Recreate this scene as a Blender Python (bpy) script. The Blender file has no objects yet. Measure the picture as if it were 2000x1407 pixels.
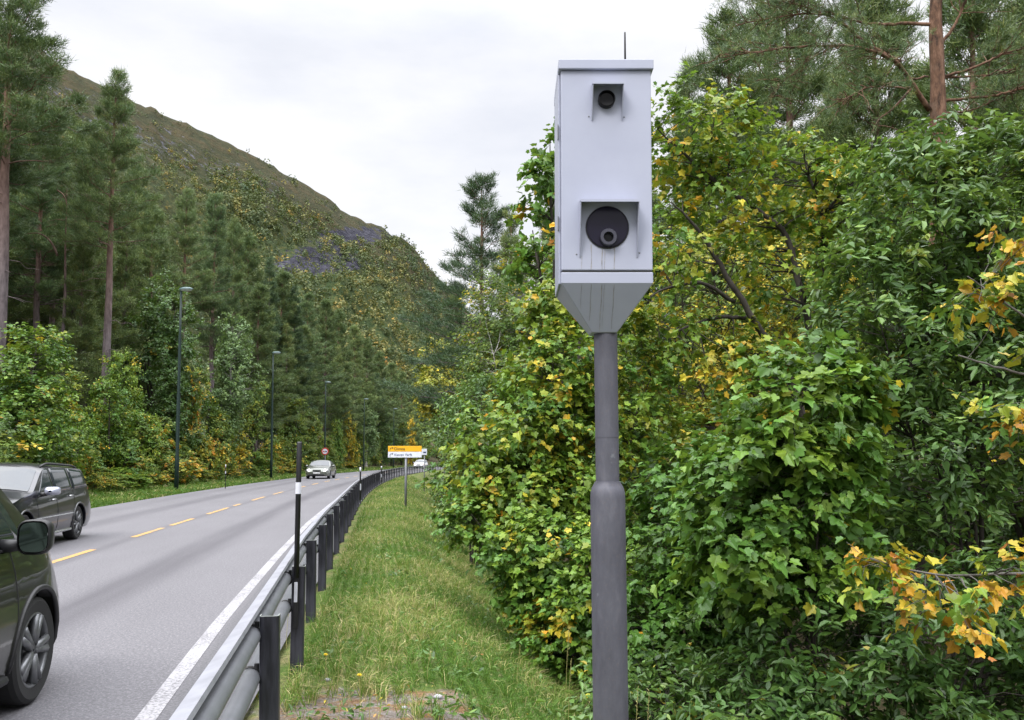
import bpy, math, random
import numpy as np
from mathutils import Vector, Matrix
R = math.radians
scene = bpy.context.scene
COL = scene.collection

# ------------------------------------------------------------------ camera, sky, sun, exposure
FPX, HC = 1700.0, 1.5            # focal length in pixels of a 2000 px wide frame, eye height
PITCH, SHIFT = R(3.6), 87.0
cam_d = bpy.data.cameras.new('camera')
cam_d.sensor_width = 36.0
cam_d.lens = 36.0 * FPX / 2000.0
cam_d.shift_y = SHIFT / 2000.0
cam_d.clip_start, cam_d.clip_end = 0.05, 12000.0
cam = bpy.data.objects.new('camera', cam_d)
cam.location = (0, 0, HC)
cam.rotation_euler = (R(90) + PITCH, 0, 0)
COL.objects.link(cam)
scene.camera = cam

SUN_EL, SUN_AZ = R(48), R(215)   # behind the camera and to its left, veiled by cloud
world = bpy.data.worlds.new('World')
scene.world = world
world.use_nodes = True
wn, wl = world.node_tree.nodes, world.node_tree.links
wn.clear()
w_out = wn.new('ShaderNodeOutputWorld')
sky = wn.new('ShaderNodeTexSky'); sky.sky_type = 'NISHITA'; sky.sun_disc = False
sky.sun_elevation = SUN_EL; sky.sun_rotation = SUN_AZ
bg_sky = wn.new('ShaderNodeBackground'); bg_sky.inputs['Strength'].default_value = 0.12
wl.new(sky.outputs['Color'], bg_sky.inputs['Color'])
tc = wn.new('ShaderNodeTexCoord')
sep = wn.new('ShaderNodeSeparateXYZ'); wl.new(tc.outputs['Generated'], sep.inputs[0])
mp = wn.new('ShaderNodeMapping'); mp.inputs['Scale'].default_value = (1.6, 1.6, 4.5)
wl.new(tc.outputs['Generated'], mp.inputs['Vector'])
n1 = wn.new('ShaderNodeTexNoise'); n1.inputs['Scale'].default_value = 1.7; n1.inputs['Detail'].default_value = 7
n1.inputs['Roughness'].default_value = 0.55
wl.new(mp.outputs[0], n1.inputs['Vector'])
cr = wn.new('ShaderNodeValToRGB')
e = cr.color_ramp.elements
e[0].position, e[0].color = 0.30, (0.55, 0.565, 0.615, 1)
e[1].position, e[1].color = 0.66, (0.74, 0.735, 0.74, 1)
wl.new(n1.outputs['Fac'], cr.inputs['Fac'])
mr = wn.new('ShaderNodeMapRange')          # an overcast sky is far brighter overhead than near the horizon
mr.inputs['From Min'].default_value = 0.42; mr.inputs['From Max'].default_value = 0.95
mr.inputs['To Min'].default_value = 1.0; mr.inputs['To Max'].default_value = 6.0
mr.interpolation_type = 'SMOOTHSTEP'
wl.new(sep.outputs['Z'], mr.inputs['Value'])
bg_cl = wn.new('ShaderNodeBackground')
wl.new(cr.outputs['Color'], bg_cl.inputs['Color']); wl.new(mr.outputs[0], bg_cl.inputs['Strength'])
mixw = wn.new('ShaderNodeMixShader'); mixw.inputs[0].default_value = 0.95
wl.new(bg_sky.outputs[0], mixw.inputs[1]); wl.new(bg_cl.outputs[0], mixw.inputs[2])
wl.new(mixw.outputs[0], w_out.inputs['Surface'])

sun_d = bpy.data.lights.new('sun', 'SUN')
sun_d.energy = 1.5; sun_d.angle = R(22); sun_d.color = (1.0, 0.96, 0.9)
sun = bpy.data.objects.new('sun', sun_d)
sd = Vector((math.sin(SUN_AZ) * math.cos(SUN_EL), math.cos(SUN_AZ) * math.cos(SUN_EL), math.sin(SUN_EL)))
sun.rotation_euler = sd.to_track_quat('Z', 'Y').to_euler()
sun.location = (0, 0, 60)
COL.objects.link(sun)

scene.view_settings.view_transform = 'Standard'
scene.view_settings.look = 'None'
scene.view_settings.exposure = 0.65
scene.view_settings.gamma = 1.0
scene.view_settings.use_curve_mapping = False
try:
    scene.cycles.max_bounces = 6; scene.cycles.diffuse_bounces = 3; scene.cycles.glossy_bounces = 2
    scene.cycles.transmission_bounces = 3; scene.cycles.transparent_max_bounces = 4
    scene.cycles.use_denoising = True; scene.cycles.denoiser = 'OPENIMAGEDENOISE'; scene.cycles.denoising_input_passes = 'RGB_ALBEDO_NORMAL'
except Exception:
    pass

# ------------------------------------------------------------------ helpers
_c, _s = math.cos(PITCH), math.sin(PITCH)
def at(px, py, Y):
    """the world point at depth Y that the photograph shows at pixel px, py (2000 px frame)"""
    cx = (px - 1000.0) / FPX; cy = (703.5 - py + SHIFT) / FPX
    d = np.array([cx, _c - _s * cy, _s + _c * cy])
    return np.array([0, 0, HC]) + d * (Y / d[1])

def line_x(y):
    y = np.asarray(y, float)
    yy = np.minimum(y, 260.0)
    dev = np.maximum(0, yy - 27) ** 2 / 1090.0
    x = -0.147 * yy + dev
    return x + np.maximum(0, y - 260.0) * (-0.147 + 2 * 233 / 1090.0)

def sstep(a, b, v):
    t = np.clip((v - a) / (b - a), 0, 1)
    return t * t * (3 - 2 * t)

def ground(x, y):
    x = np.asarray(x, float); y = np.asarray(y, float)
    u = x - line_x(y)
    z = np.where(u > -0.9, 0.0, -0.07)
    z = z - 0.07 * sstep(-0.55, -0.95, u) * (u > -0.95)
    z = z - 0.95 * sstep(0.25, 2.5, u) - 0.35 * sstep(2.5, 6, u)
    z = z + 0.02 * np.maximum(0, u - 14) * 1.5
    left = np.maximum(0, -11.6 - u)
    z = z + np.where(u < -9, 0.06 * sstep(-8.9, -9.4, u), 0)
    z = z + np.minimum(left * 0.24, 14 + left * 0.03)
    z = np.where(u > -8.6, z, z)
    return z

def link(o, parent=None):
    COL.objects.link(o)
    if parent is not None:
        o.parent = parent
    return o

def tag(o, label=None, cat=None, group=None, kind=None):
    if label: o['label'] = label
    if cat: o['category'] = cat
    if group: o['group'] = group
    if kind: o['kind'] = kind
    return o

def empty(name, loc=(0, 0, 0), rz=0.0):
    o = bpy.data.objects.new(name, None)
    o.empty_display_size = 0.2
    o.location = tuple(float(v) for v in loc); o.rotation_euler = (0, 0, rz)
    return link(o)

class MB:
    """collects vertices and faces for one mesh"""
    def __init__(s):
        s.v, s.f, s.n = [], [], 0
    def add(s, v, f):
        v = np.asarray(v, float).reshape(-1, 3)
        s.v.append(v); s.f.extend([tuple(int(i) + s.n for i in q) for q in f]); s.n += len(v)
        return s
    def box(s, c, d, rot=None):
        c = np.array(c, float); d = np.array(d, float) / 2
        v = np.array([(i, j, k) for i in (-1, 1) for j in (-1, 1) for k in (-1, 1)], float) * d
        if rot is not None:
            v = v @ np.array(rot).T
        return s.add(v + c, [(0, 1, 3, 2), (4, 6, 7, 5), (0, 4, 5, 1), (2, 3, 7, 6), (0, 2, 6, 4), (1, 5, 7, 3)])
    def tube(s, pts, rad, n=8, cap=True):
        pts = np.asarray(pts, float); m = len(pts)
        rad = np.full(m, rad, float) if np.isscalar(rad) else np.asarray(rad, float)
        t = np.gradient(pts, axis=0); t /= np.linalg.norm(t, axis=1)[:, None] + 1e-12
        ref = np.array([0, 0, 1.0]) if abs(t[:, 2]).mean() < 0.8 else np.array([1.0, 0.13, 0])
        a = np.cross(t, ref); a /= np.linalg.norm(a, axis=1)[:, None] + 1e-12
        b = np.cross(t, a)
        ang = np.arange(n) * 2 * math.pi / n
        v = (pts[:, None] + rad[:, None, None] * (np.cos(ang)[None, :, None] * a[:, None] + np.sin(ang)[None, :, None] * b[:, None])).reshape(-1, 3)
        f = []
        for i in range(m - 1):
            for j in range(n):
                k = (j + 1) % n
                f.append((i * n + j, i * n + k, (i + 1) * n + k, (i + 1) * n + j))
        if cap:
            f.append(tuple(range(n - 1, -1, -1))); f.append(tuple((m - 1) * n + j for j in range(n)))
        return s.add(v, f)
    def lathe(s, prof, n=24, M=None, cap=True):
        """prof: (radius, height) pairs about local z"""
        prof = np.asarray(prof, float); m = len(prof)
        ang = np.arange(n) * 2 * math.pi / n
        v = np.zeros((m, n, 3))
        v[..., 0] = prof[:, 0, None] * np.cos(ang); v[..., 1] = prof[:, 0, None] * np.sin(ang); v[..., 2] = prof[:, 1, None]
        v = v.reshape(-1, 3)
        f = []
        for i in range(m - 1):
            for j in range(n):
                k = (j + 1) % n
                f.append((i * n + j, i * n + k, (i + 1) * n + k, (i + 1) * n + j))
        if cap:
            f.append(tuple(range(n - 1, -1, -1))); f.append(tuple((m - 1) * n + j for j in range(n)))
        if M is not None:
            M = np.array(M); v = v @ M[:3, :3].T + M[:3, 3]
        return s.add(v, f)
    def grid(s, P):
        """P: (a, b, 3) array of points"""
        a, b = P.shape[:2]
        return s.add(P.reshape(-1, 3), [(i * b + j, i * b + j + 1, (i + 1) * b + j + 1, (i + 1) * b + j) for i in range(a - 1) for j in range(b - 1)])
    def mesh(s, name, m, smooth=False):
        me = bpy.data.meshes.new(name)
        me.from_pydata(np.concatenate(s.v).tolist(), [], s.f)
        me.materials.append(m)
        if smooth:
            me.polygons.foreach_set('use_smooth', np.ones(len(me.polygons), bool))
        me.update()
        return me
    def obj(s, name, m, parent=None, smooth=False, bevel=0.0, loc=None, seg=2):
        o = bpy.data.objects.new(name, s.mesh(name, m, smooth))
        if bevel:
            b = o.modifiers.new('bevel', 'BEVEL'); b.width = bevel; b.segments = seg; b.limit_method = 'ANGLE'; b.angle_limit = R(35)
        if loc is not None: o.location = loc
        return link(o, parent)

def autosmooth(o, deg=40):
    me = o.data
    me.polygons.foreach_set('use_smooth', np.ones(len(me.polygons), bool))
    try:
        me.set_sharp_from_angle(angle=R(deg))
    except Exception:
        pass
    return o

def raw_mesh(name, V, F, m, attrs=None, smooth=False):
    """fast mesh from (N,3) vertices and a list of (faces array (M,k)) blocks"""
    me = bpy.data.meshes.new(name)
    me.vertices.add(len(V)); me.vertices.foreach_set('co', np.ascontiguousarray(V, np.float32).ravel())
    idx = np.concatenate([f.ravel() for f in F]).astype(np.int32)
    tot = np.concatenate([np.full(len(f), f.shape[1], np.int32) for f in F])
    start = np.concatenate([[0], np.cumsum(tot)[:-1]]).astype(np.int32)
    me.loops.add(len(idx)); me.loops.foreach_set('vertex_index', idx)
    me.polygons.add(len(tot)); me.polygons.foreach_set('loop_start', start)
    try: me.polygons.foreach_set('loop_total', tot)
    except Exception: pass
    for k, a in (attrs or {}).items():
        at_ = me.attributes.new(k, 'FLOAT', 'POINT'); at_.data.foreach_set('value', np.ascontiguousarray(a, np.float32))
    me.polygons.foreach_set('use_smooth', np.full(len(tot), smooth, bool))
    me.materials.append(m)
    me.update(calc_edges=True)
    return me

# ------------------------------------------------------------------ materials
class NT:
    def __init__(s, name):
        s.m = bpy.data.materials.new(name); s.m.use_nodes = True
        s.n, s.l = s.m.node_tree.nodes, s.m.node_tree.links
        s.n.clear()
        s.out = s.n.new('ShaderNodeOutputMaterial')
        s.p = s.n.new('ShaderNodeBsdfPrincipled')
        s.l.new(s.p.outputs[0], s.out.inputs['Surface'])
    def new(s, t, **kw):
        n = s.n.new(t)
        for k, v in kw.items():
            if k in n.inputs.keys(): n.inputs[k].default_value = v
            else: setattr(n, k, v)
        return n
    def noise(s, scale, detail=4, rough=0.55, vec=None, mapscale=None, coord='Object'):
        if vec is None:
            t = s.n.new('ShaderNodeTexCoord'); vec = t.outputs[coord]
        if mapscale is not None:
            mpn = s.n.new('ShaderNodeMapping'); mpn.inputs['Scale'].default_value = mapscale
            s.l.new(vec, mpn.inputs['Vector']); vec = mpn.outputs[0]
        n = s.new('ShaderNodeTexNoise', Scale=scale, Detail=detail, Roughness=rough)
        s.l.new(vec, n.inputs['Vector'])
        return n.outputs['Fac']
    def ramp(s, fac, stops, interp='LINEAR'):
        r = s.n.new('ShaderNodeValToRGB'); r.color_ramp.interpolation = interp
        el = r.color_ramp.elements
        while len(el) < len(stops): el.new(0.5)
        for e_, (p, c) in zip(el, stops):
            e_.position = p; e_.color = (c[0], c[1], c[2], 1) if not np.isscalar(c) else (c, c, c, 1)
        s.l.new(fac, r.inputs['Fac'])
        return r.outputs['Color']
    def mix(s, fac, a, b, mode='MIX'):
        n = s.n.new('ShaderNodeMix'); n.data_type = 'RGBA'; n.blend_type = mode
        for sock, v in ((n.inputs[0], fac), (n.inputs[6], a), (n.inputs[7], b)):
            if hasattr(v, 'is_linked'): s.l.new(v, sock)
            elif np.isscalar(v): sock.default_value = v
            else: sock.default_value = (v[0], v[1], v[2], 1)
        return n.outputs[2]
    def math(s, op, a, b=0.0, clamp=False):
        n = s.n.new('ShaderNodeMath'); n.operation = op; n.use_clamp = clamp
        for sock, v in ((n.inputs[0], a), (n.inputs[1], b)):
            if hasattr(v, 'is_linked'): s.l.new(v, sock)
            else: sock.default_value = v
        return n.outputs[0]
    def attr(s, name):
        n = s.n.new('ShaderNodeAttribute'); n.attribute_name = name
        return n.outputs['Fac']
    def bump(s, h, strength=0.3, dist=0.02):
        b = s.new('ShaderNodeBump', Strength=strength, Distance=dist)
        s.l.new(h, b.inputs['Height']); s.l.new(b.outputs[0], s.p.inputs['Normal'])
    def base(s, c):
        if hasattr(c, 'is_linked'): s.l.new(c, s.p.inputs['Base Color'])
        else: s.p.inputs['Base Color'].default_value = (c[0], c[1], c[2], 1)
    def set(s, **kw):
        for k, v in kw.items():
            k = k.replace('_', ' ')
            if hasattr(v, 'is_linked'): s.l.new(v, s.p.inputs[k])
            else: s.p.inputs[k].default_value = v
        return s

def simple(name, c, rough=0.5, metal=0.0, var=0.12, scale=12.0, coat=0.0, bump=0.0, mapscale=None, spec=0.5):
    t = NT(name)
    nz = t.noise(scale, 5, 0.6, mapscale=mapscale)
    d = tuple(v * (1 - var * 1.6) for v in c); l = tuple(min(1, v * (1 + var)) for v in c)
    t.base(t.ramp(nz, [(0.3, d), (0.7, l)]))
    t.set(Roughness=rough, Metallic=metal, Coat_Weight=coat, Specular_IOR_Level=spec)
    t.p.inputs['Coat Roughness'].default_value = 0.04
    if bump: t.bump(nz, bump, 0.01)
    return t.m

def leaf_mat(name, stops, rough=0.45, spec=0.4, trans=0.3, tsat=1.0):
    t = NT(name)
    h = t.attr('hue')
    col = t.ramp(h, stops)
    g = t.n.new('ShaderNodeNewGeometry')
    v = t.math('MULTIPLY_ADD', g.outputs['Random Per Island'], 0.7)
    t.n[-1].inputs[2].default_value = 0.65
    hs = t.new('ShaderNodeHueSaturation', Saturation=1.0)
    oi = t.n.new('ShaderNodeObjectInfo')       # no two trees of a kind have quite the same green
    ov = t.math('MULTIPLY_ADD', oi.outputs['Random'], 0.42); t.n[-1].inputs[2].default_value = 0.8
    oh = t.math('MULTIPLY_ADD', oi.outputs['Random'], -0.018); t.n[-1].inputs[2].default_value = 0.509
    t.l.new(t.math('MULTIPLY', v, ov), hs.inputs['Value']); t.l.new(oh, hs.inputs['Hue']); t.l.new(col, hs.inputs['Color'])
    t.base(hs.outputs[0])
    t.set(Roughness=rough, Specular_IOR_Level=spec)
    tr = t.n.new('ShaderNodeBsdfTranslucent')
    tc_ = t.mix(0.5, hs.outputs[0], (0.16, 0.22, 0.02), 'MIX')
    t.l.new(tc_, tr.inputs['Color'])
    ms = t.n.new('ShaderNodeMixShader'); ms.inputs[0].default_value = trans
    t.l.new(t.p.outputs[0], ms.inputs[1]); t.l.new(tr.outputs[0], ms.inputs[2])
    t.l.new(ms.outputs[0], t.out.inputs['Surface'])
    return t.m

MAPLE = leaf_mat('maple_leaf', [(0.0, (0.0366, 0.0984, 0.021)), (0.3, (0.08296, 0.186, 0.0273)), (0.5, (0.1891, 0.282, 0.0294)), (0.68, (0.4636, 0.384, 0.0315)), (0.84, (0.5856, 0.312, 0.02625)), (1.0, (0.3416, 0.12, 0.02625))], 0.42, 0.35)
SALLOW = leaf_mat('sallow_leaf', [(0.0, (0.0425, 0.096, 0.03)), (0.3, (0.085, 0.174, 0.036)), (0.5, (0.175, 0.264, 0.045)), (0.75, (0.475, 0.384, 0.04)), (1.0, (0.425, 0.168, 0.03))], 0.42, 0.5)
BIRCH = leaf_mat('birch_leaf', [(0.0, (0.061, 0.1254, 0.0375)), (0.3, (0.1144, 0.1918, 0.0375)), (0.5, (0.2592, 0.295, 0.0375)),
                                (0.72, (0.6405, 0.4572, 0.0375)), (1.0, (0.549, 0.2213, 0.025))], 0.5, 0.3)
NEEDLE = leaf_mat('pine_needles', [(0.0, (0.04704, 0.0918, 0.052)), (0.4, (0.09856, 0.1598, 0.068)), (0.75, (0.1736, 0.2214, 0.072)), (1.0, (0.28, 0.2376, 0.07))], 0.5, 0.3, 0.15)
PALE = leaf_mat('pale_birch_leaf', [(0.0, (0.066, 0.132, 0.055)), (0.3, (0.132, 0.22, 0.085)), (0.6, (0.242, 0.341, 0.09)), (1.0, (0.396, 0.396, 0.07))], 0.45, 0.4)
HILLLEAF = leaf_mat('hillside_leaf', [(0.0, (0.042, 0.0686, 0.0405)), (0.3, (0.08925, 0.1127, 0.0495)), (0.5, (0.1733, 0.1617, 0.054)), (0.7, (0.3045, 0.2107, 0.054)), (1.0, (0.336, 0.1568, 0.0405))], 0.7, 0.15, 0.15)
GRASS = leaf_mat('grass_blades', [(0.0, (0.0427, 0.1159, 0.01708)), (0.35, (0.1037, 0.2013, 0.0305)), (0.6, (0.2318, 0.2684, 0.0671)), (0.8, (0.4148, 0.366, 0.1586)), (1.0, (0.5124, 0.4392, 0.244))], 0.55, 0.25, 0.3)

def bark_mat(name, dark, light, scale=9.0):
    t = NT(name)
    nz = t.noise(scale, 6, 0.65, mapscale=(1, 1, 0.25))
    t.base(t.ramp(nz, [(0.3, dark), (0.7, light)])); t.set(Roughness=0.9, Specular_IOR_Level=0.2)
    t.bump(nz, 0.6, 0.03)
    return t.m
BARK = bark_mat('dark_bark', (0.022, 0.019, 0.016), (0.075, 0.066, 0.058))
GREYBARK = bark_mat('grey_bark', (0.06, 0.055, 0.05), (0.17, 0.16, 0.15))
BIRCHBARK = bark_mat('birch_bark', (0.10, 0.09, 0.085), (0.5, 0.49, 0.46), 5)
def pine_bark():
    t = NT('pine_bark')
    tcn = t.n.new('ShaderNodeTexCoord'); sp = t.n.new('ShaderNodeSeparateXYZ'); t.l.new(tcn.outputs['Object'], sp.inputs[0])
    nz = t.noise(7, 6, 0.65, mapscale=(1, 1, 0.3))
    lo = t.ramp(nz, [(0.3, (0.07, 0.058, 0.062)), (0.7, (0.19, 0.16, 0.165))])
    hi = t.ramp(nz, [(0.3, (0.11, 0.06, 0.045)), (0.7, (0.27, 0.165, 0.125))])
    f = t.n.new('ShaderNodeMapRange'); f.inputs['From Min'].default_value = 7; f.inputs['From Max'].default_value = 14
    t.l.new(sp.outputs['Z'], f.inputs['Value'])
    t.base(t.mix(f.outputs[0], lo, hi)); t.set(Roughness=0.85, Specular_IOR_Level=0.2); t.bump(nz, 0.6, 0.03)
    return t.m
PINEBARK = pine_bark()

def asphalt_mat():
    t = NT('asphalt')
    uv = t.n.new('ShaderNodeUVMap'); uv.uv_map = 'road'
    sp = t.n.new('ShaderNodeSeparateXYZ'); t.l.new(uv.outputs[0], sp.inputs[0])
    wob = t.noise(0.35, 3, 0.5, vec=uv.outputs[0], mapscale=(1.5, 0.25, 1))
    uu = t.math('ADD', sp.outputs['X'], t.math('MULTIPLY', t.math('SUBTRACT', wob, 0.5), 0.5))
    fine = t.noise(52, 3, 0.85); mid = t.noise(24, 3, 0.8)
    patch = t.noise(0.8, 5, 0.6, vec=uv.outputs[0], mapscale=(1.0, 0.3, 1))
    speck = t.ramp(fine, [(0.3, (0.035, 0.034, 0.037)), (0.5, (0.12, 0.117, 0.127)), (0.7, (0.30, 0.293, 0.31))])
    speck = t.mix(t.ramp(mid, [(0.38, 0.45), (0.6, 1.0)]), (0.055, 0.053, 0.058), speck)
    col = t.mix(0.28, speck, t.ramp(patch, [(0.3, (0.105, 0.102, 0.112)), (0.7, (0.17, 0.166, 0.18))]))
    def band(c, w, soft):
        d = t.math('ABSOLUTE', t.math('SUBTRACT', uu, c))
        m = t.n.new('ShaderNodeMapRange'); m.interpolation_type = 'SMOOTHSTEP'
        m.inputs['From Min'].default_value = w + soft; m.inputs['From Max'].default_value = w * 0.4
        t.l.new(d, m.inputs['Value'])
        return m.outputs[0]
    dk = (0.055, 0.052, 0.06)
    bn = t.noise(1.1, 4, 0.6, vec=uv.outputs[0], mapscale=(2.0, 0.12, 1))
    bstr = t.ramp(bn, [(0.25, 0.35), (0.7, 0.85)])
    for c, w, s_, k in ((-2.95, 0.22, 0.34, 0.95), (-6.75, 0.2, 0.35, 0.75), (-4.75, 0.06, 0.16, 0.55), (-8.05, 0.15, 0.5, 0.35)):
        col = t.mix(t.math('MULTIPLY', t.math('MULTIPLY', band(c, w, s_), bstr), k), col, dk)
    # the unworn strip outside the edge line is darker
    m = t.n.new('ShaderNodeMapRange'); m.inputs['From Min'].default_value = -1.36; m.inputs['From Max'].default_value = -1.28
    t.l.new(sp.outputs['X'], m.inputs['Value'])
    edge = t.ramp(fine, [(0.3, (0.04, 0.04, 0.044)), (0.7, (0.15, 0.147, 0.158))])
    col = t.mix(m.outputs[0], col, edge)
    t.base(col); t.set(Roughness=0.75, Specular_IOR_Level=0.35)
    t.bump(fine, 0.5, 0.008)
    return t.m

def paint_mat(name, c, bare=(0.17, 0.165, 0.18)):
    t = NT(name)
    nz = t.noise(45, 4, 0.7); big = t.noise(2.2, 3, 0.5)
    f = t.math('ADD', nz, t.math('MULTIPLY', t.math('SUBTRACT', big, 0.5), 0.35))
    t.base(t.mix(t.ramp(f, [(0.40, 0.0), (0.54, 1.0)]), bare, c)); t.set(Roughness=0.6)
    return t.m

def ground_mat():
    t = NT('grass_ground')
    a = t.noise(1.3, 5, 0.6, coord='Object'); b = t.noise(22, 4, 0.7)
    g = t.ramp(b, [(0.3, (0.03, 0.06, 0.014)), (0.55, (0.075, 0.115, 0.026)), (0.75, (0.17, 0.16, 0.07))])
    dry = t.ramp(b, [(0.3, (0.07, 0.075, 0.03)), (0.7, (0.23, 0.19, 0.10))])
    col = t.mix(t.ramp(a, [(0.42, 0.0), (0.62, 0.8)]), g, dry)
    dirt = t.ramp(t.noise(30, 6, 0.75), [(0.3, (0.055, 0.045, 0.035)), (0.5, (0.15, 0.13, 0.115)), (0.75, (0.33, 0.31, 0.30))])
    litter = t.ramp(t.noise(55, 3, 0.6), [(0.4, (0.12, 0.065, 0.03)), (0.7, (0.30, 0.18, 0.08))])
    dirt = t.mix(t.ramp(t.noise(6, 4, 0.6), [(0.45, 0.0), (0.6, 0.85)]), dirt, litter)
    df = t.math('ADD', t.attr('dirt'), t.math('MULTIPLY', t.math('SUBTRACT', t.noise(3.5, 5, 0.65), 0.5), 0.9))
    col = t.mix(t.ramp(df, [(0.45, 0.0), (0.6, 1.0)]), col, dirt)
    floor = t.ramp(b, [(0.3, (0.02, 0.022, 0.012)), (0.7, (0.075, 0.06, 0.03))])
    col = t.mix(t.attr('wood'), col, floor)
    t.base(col); t.set(Roughness=0.95, Specular_IOR_Level=0.1)
    t.bump(b, 0.8, 0.05)
    return t.m

def hill_mat():
    t = NT('mountain_heath')
    big = t.noise(0.006, 6, 0.65); mid = t.noise(0.03, 6, 0.7); fine = t.noise(0.16, 5, 0.7)
    heath = t.ramp(mid, [(0.32, (0.02, 0.026, 0.014)), (0.48, (0.04, 0.042, 0.02)), (0.6, (0.068, 0.048, 0.025)), (0.72, (0.035, 0.048, 0.02))])
    heath = t.mix(0.5, heath, t.ramp(fine, [(0.35, (0.014, 0.021, 0.012)), (0.6, (0.05, 0.048, 0.022)), (0.75, (0.105, 0.062, 0.026))]))
    green = t.ramp(fine, [(0.3, (0.016, 0.03, 0.016)), (0.5, (0.04, 0.06, 0.022)), (0.7, (0.09, 0.08, 0.026))])
    col = t.mix(t.attr('wooded'), heath, green)
    rockc = t.ramp(t.noise(0.22, 6, 0.75, mapscale=(1, 1, 2.2)), [(0.3, (0.02, 0.02, 0.03)), (0.5, (0.075, 0.075, 0.09)), (0.7, (0.20, 0.20, 0.225))])
    rm = t.math('ADD', t.attr('rock'), t.math('MULTIPLY', t.math('SUBTRACT', t.noise(0.075, 7, 0.8), 0.5), 2.6))
    col = t.mix(t.ramp(rm, [(0.50, 0.0), (0.60, 1.0)]), col, rockc)
    cm = t.math('ADD', t.attr('cliff'), t.math('MULTIPLY', t.math('SUBTRACT', t.noise(0.035, 7, 0.7), 0.5), 1.8))
    cliffc = t.ramp(t.noise(0.10, 6, 0.75, mapscale=(1, 1, 2.5)), [(0.3, (0.008, 0.008, 0.012)), (0.5, (0.03, 0.03, 0.042)), (0.72, (0.095, 0.094, 0.115))])
    col = t.mix(t.ramp(cm, [(0.5, 0.0), (0.62, 1.0)]), col, cliffc)
    t.base(col); t.set(Roughness=0.95, Specular_IOR_Level=0.1)
    t.bump(t.math('ADD', mid, t.math('MULTIPLY', fine, 0.4)), 0.9, 9.0)
    return t.m

def cabinet_mat():
    t = NT('white_enamel')
    nz = t.noise(4, 4, 0.6)
    c = t.ramp(nz, [(0.3, (0.315, 0.335, 0.425)), (0.7, (0.345, 0.365, 0.455))])
    dirt = t.noise(60, 4, 0.7)
    c = t.mix(t.ramp(dirt, [(0.70, 0.0), (0.80, 0.18)]), c, (0.25, 0.25, 0.27))
    t.base(c); t.set(Roughness=0.42)
    return t.m

def pole_mat():
    t = NT('weathered_steel')
    a = t.noise(9, 6, 0.7, mapscale=(1, 1, 0.35)); b = t.noise(70, 4, 0.7)
    c = t.ramp(a, [(0.3, (0.056, 0.056, 0.072)), (0.55, (0.084, 0.085, 0.107)), (0.75, (0.125, 0.125, 0.15))])
    c = t.mix(t.ramp(b, [(0.55, 0.0), (0.8, 0.5)]), c, (0.14, 0.11, 0.10))
    c = t.mix(t.ramp(t.noise(14, 3, 0.5), [(0.70, 0.0), (0.76, 0.5)]), c, (0.22, 0.23, 0.25))
    t.base(c); t.set(Roughness=0.62, Metallic=0.15); t.bump(b, 0.15, 0.004)
    return t.m

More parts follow.
